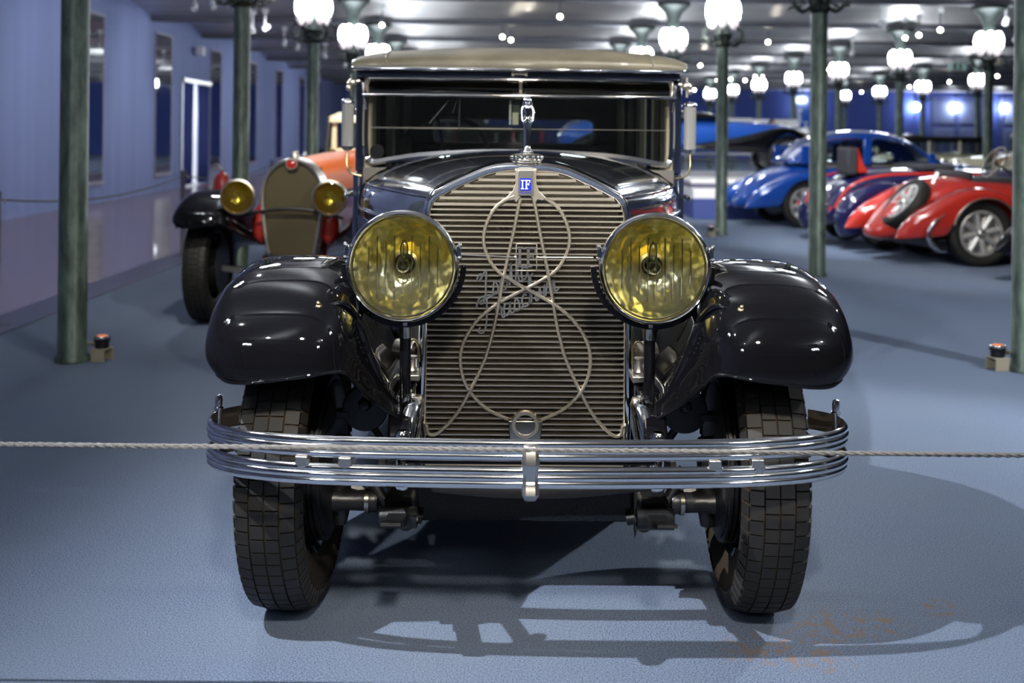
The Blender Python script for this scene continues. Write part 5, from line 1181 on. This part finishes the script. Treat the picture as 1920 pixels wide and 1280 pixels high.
# cabin as roof shell, pillars and sills
crs = sst([(-.15, .42, .90, .98), (.05, .46, .92, 1.16), (.30, .50, .92, 1.33), (.65, .52, .92, 1.44), (1.05, .53, .92, 1.475), (1.45, .52, .92, 1.44), (1.75, .50, .92, 1.34), (2.05, .46, .92, 1.18), (2.3, .42, .92, 1.04)], 2)
secs = []
for x, hw, zb, zt in crs:      # roof: from the window head upwards
    zh = max(zb + .06, zt - .13); row = []
    for i in range(15):
        t = PI * i / 14; c, s_ = math.cos(t), math.sin(t)
        row.append((x, hw * abs(c) ** .6 * (1 if c >= 0 else -1), zh + (zt - zh) * abs(s_) ** .7))
    secs.append(row)
MB().loft(secs, closed=False).build('roof', 'blue', bc_, smooth=180, solid=.02)
for s in (-1, 1):
    for xa, xb, za in ((-.05, .22, 1.24), (.95, 1.08, 1.36), (2.0, 2.12, 1.14)):
        MB().bb(xa, xb, s*.56 - .02, s*.56 + .02, .96, za).build('pillar', 'blue', bc_, bevel=.015)
    for xa, xb, za in ((.2, .62, 1.30), (.62, .98, 1.36), (1.08, 2.02, 1.30)):
        MB().prism([(xa, 1.0), (xb, 1.0), (xb - (.30 if xb > 2 else 0), za), (xa + (.05 if xa < .3 else 0), za)], s*.53 - .003, s*.53 + .003).build('side_window', 'glass', bc_, smooth=0)
    b = MB(); b.tube([Vector(q) for q in smoothpath([(.22, s*.555, 1.02), (.24, s*.555, 1.24), (.45, s*.55, 1.33), (.92, s*.55, 1.34), (.96, s*.55, 1.2), (.93, s*.555, 1.02)], 4, True)], .012, 6, closed=True); b.build('window_trim', 'chrome', bc_, smooth=60)
    b = MB(); b.tube([Vector(q) for q in smoothpath([(1.08, s*.555, 1.02), (1.10, s*.55, 1.34), (1.45, s*.54, 1.33), (1.75, s*.53, 1.22), (2.0, s*.53, 1.05), (1.9, s*.555, 1.01)], 4, True)], .012, 6, closed=True); b.build('window_trim', 'chrome', bc_, smooth=60)
MB().bb(.3, 1.9, -.5, .5, .6, .98).build('interior', 'interior', bc_, bevel=.05)
MB().tube([(-.6, -.2, .2), (-.75, -.45, .42)], .02, 6).build('exhaust', 'chrome', bc_)

# stage with the raised two-tone car
sg = thing('display_stage', 'low blue carpeted stage with white steps under the raised car', 'stage', (0, 17.7, 0))
xa, xb = 1.2, 5.4
def notched(x0, x1, y0, y1, z0, z1, m, nme):
    cx_, cy_ = 2.87, rowY(3) - 17.7
    MB().prism([(cx_ + .12, y0), (x1, y0), (x1, y1), (x0, y1), (x0, cy_ + .14), (cx_ + .12, cy_ + .14)], z0, z1, 'xy').build(nme, m, sg, bevel=.008)
notched(xa - .6, xb + 1.2, 0, 4.9, 0, .34, 'carpet_plain', 'base')
notched(xa - .5, xb + .2, .02, 4.8, .34, .50, 'white', 'step')
notched(xa - .4, xb, .25, 4.7, .50, .58, 'kerb', 'step')
notched(xa - .4, xb, .28, 4.6, .58, .64, 'white', 'step')
fw = P(1464, 312, 19.0)
tc_ = thing('vintage_car', 'blue and black two-tone car raised on the white-edged stage', 'car', (fw.x + .3, 20.35, .64), R(0), )
for x, nme in ((0, 'front_wheel'), (-3.2, 'rear_wheel')):
    swheel(tc_, nme, x, -.64, .38, .16, .26, 'steel'); swheel(tc_, nme, x, .64, .38, .16, .26, 'steel')
body(tc_, 'bluelight', sst([(-4.2, .3, .45, .7), (-4.0, .55, .4, .95), (-3.4, .62, .36, 1.06), (-2.4, .64, .36, 1.06), (-1.6, .62, .36, 1.04), (-1.2, .56, .38, 1.04), (-.4, .40, .4, 1.0), (.2, .3, .42, .94), (.35, .2, .45, .85)]))
W2 = [(-15, .46, .7), (10, .48, .95), (40, .50, 1), (70, .52, 1), (95, .54, 1), (120, .58, 1), (140, .68, 1), (155, .86, 1), (165, 1.15, .95), (172, 1.6, .8), (176, 2.0, .6)]
ringwing(tc_, 'black', 0, -.66, .38, .32, W2, .42, 'front_wing'); ringwing(tc_, 'black', 0, .66, .38, .32, W2, .42, 'front_wing')
ringwing(tc_, 'black', -3.2, -.66, .38, .32, TAILW, .41)
MB().bb(-2.5, -.5, -.78, -.5, .28, .31).build('running_board', 'black', tc_, bevel=.01)
body(tc_, 'black', sst([(-3.6, .48, 1.0, 1.06), (-3.4, .52, 1.0, 1.16), (-2.6, .56, 1.0, 1.20), (-1.4, .55, 1.0, 1.18), (-1.1, .5, 1.0, 1.04)], 2), 'folded_hood')
for s in (-1, 1):
    MB().lathe([(0, .14), (.06, .12), (.10, .04), (.105, 0), (0, -.01)], o=(.46, s*.30, .82), axis=(-1, 0, 0), n=20).build('headlight', 'chrome', tc_, smooth=60)
MB().bb(.30, .36, -.2, .2, .45, .95).build('radiator_shell', 'chrome', tc_, bevel=.02)
# cars in the far background
def far_car(name, label, p, rz, body_m, top_m, L=4.2, h=1.6, low=None, win=True):
    t = thing(name, label, 'car', p, rz)
    for x in (-L*.32, L*.32):
        for s in (-.62, .62):
            w_ = MB().lathe([(0, -.07), (.33, -.07), (.35, -.04), (.35, .04), (.33, .07), (0, .07)], axis=(0, 1, 0), n=20).build('wheel', 'rubber', t, smooth=40); w_.location = (x, s, .35)
            q = MB().lathe([(0, -.075), (.2, -.078), (.2, .078), (0, .075)], axis=(0, 1, 0), n=16).build('rim', body_m, w_, smooth=40)
    body(t, body_m, sst([(-L*.5, .45, .38, .7), (-L*.46, .62, .34, .98), (-L*.2, .68, .34, 1.02), (L*.12, .66, .34, 1.02), (L*.2, .5, .36, 1.02), (L*.44, .38, .4, .98), (L*.48, .32, .42, .9)]), e=4)
    for s in (-1, 1):
        for x in (-L*.32, L*.32):
            ringwing(t, low or body_m, x, s*.68, .35, .26, [(0, .44, .9), (40, .46, 1), (90, .47, 1), (140, .48, 1), (180, .50, .9)], .38, 'wing')
    if top_m:
        b = MB(); b.bb(-L*.46, L*.12, -.64, .64, h - .16, h); b.build('roof', top_m, t, bevel=.07)
        for x in (-L*.44, -L*.26, -L*.08, L*.10):
            for s in (-.61, .61): MB().bb(x - .03, x + .03, s - .02, s + .02, .98, h - .1).build('pillar', body_m, t)
        for s in (-.60, .60): MB().bb(-L*.44, L*.10, s - .004, s + .004, 1.0, h - .14).build('side_window', 'glass', t, smooth=0)
        MB().bb(L*.11, L*.12, -.6, .6, 1.0, h - .14).build('windscreen', 'glass', t, smooth=0)
    for s in (-1, 1): MB().lathe([(0, -.1), (.08, -.06), (.11, .03), (0, .05)], o=(L*.5, s*.33, .82), axis=(1, 0, 0), n=16).build('headlight', 'chrome', t, smooth=60)
    return t
def fl(px, Y): return (P(px, 300, Y).x, Y, 0)
far_car('vintage_car', 'dark saloon with a yellow lower body behind the red car, far left', fl(752, 25.5), R(178), 'iron', 'iron', 4.4, 1.72).children
t = [o for o in col.objects if o.get('label', '').startswith('dark saloon with a yellow')][0]
for s in (-1, 1): MB().bb(-1.9, 1.7, s*.69 - .01, s*.69 + .01, .80, 1.02).build('yellow_panel', 'yellow', t, bevel=.02)
for s in (-1, 1): MB().bb(-1.9, 1.7, s*.69 - .012, s*.69 + .012, .62, .77).build('pale_band', 'white', t, bevel=.01)
far_car('vintage_car', 'cream car with a black top behind the blue coupe, left of the other cream car', fl(1800, 26.5), R(5), 'offwhite', 'iron', 4.2, 1.42)
far_car('vintage_car', 'cream car with a black top beside the rightmost column', fl(1960, 22.6), R(180), 'offwhite', 'iron', 4.0, 1.5)
far_car('vintage_car', 'dark red car seen through the black limousine rear window', fl(985, 27.7), R(0), 'red', 'iron', 4.0, 1.55)
far_car('vintage_car', 'cream and silver car seen through the left of the limousine rear window', fl(865, 31.8), R(180), 'offwhite', 'offwhite', 4.0, 1.55)
far_car('vintage_car', 'dark car farther back behind the raised stage', fl(1600, 34.4), R(180), 'darkblue', 'darkblue', 4.2, 1.5)
# tip of a dark wing with a chrome bumper entering behind the rightmost column
g = floor_at(1925, 505)
t = thing('vintage_car', 'black car mostly hidden by the right edge, only its chromed tail showing', 'car', (5.62, 9.75, 0), R(4))
for x, nme in ((0, 'rear_wheel'), (2.8, 'front_wheel')):
    swheel(t, nme, x, -.62, .35, .15, .24); swheel(t, nme, x, .62, .35, .15, .24)
body(t, 'black', sst([(-.9, .3, .3, .5), (-.5, .5, .28, .8), (0, .6, .28, .9), (1.4, .6, .3, .95), (2.0, .45, .34, .95), (3.1, .3, .4, .85)]))
ringwing(t, 'black', 0, -.63, .35, .28, TAILW, .38); ringwing(t, 'black', 0, .63, .35, .28, TAILW, .38); ringwing(t, 'black', 2.8, -.63, .35, .28, DW, .38, 'front_wing')
MB().tube(smoothpath([(-.95, -.78, .22), (-.85, -.80, .30), (-.75, -.80, .42), (-.68, -.79, .52)], 4), .022, 8).build('wing_flash', 'chrome', t, smooth=60)
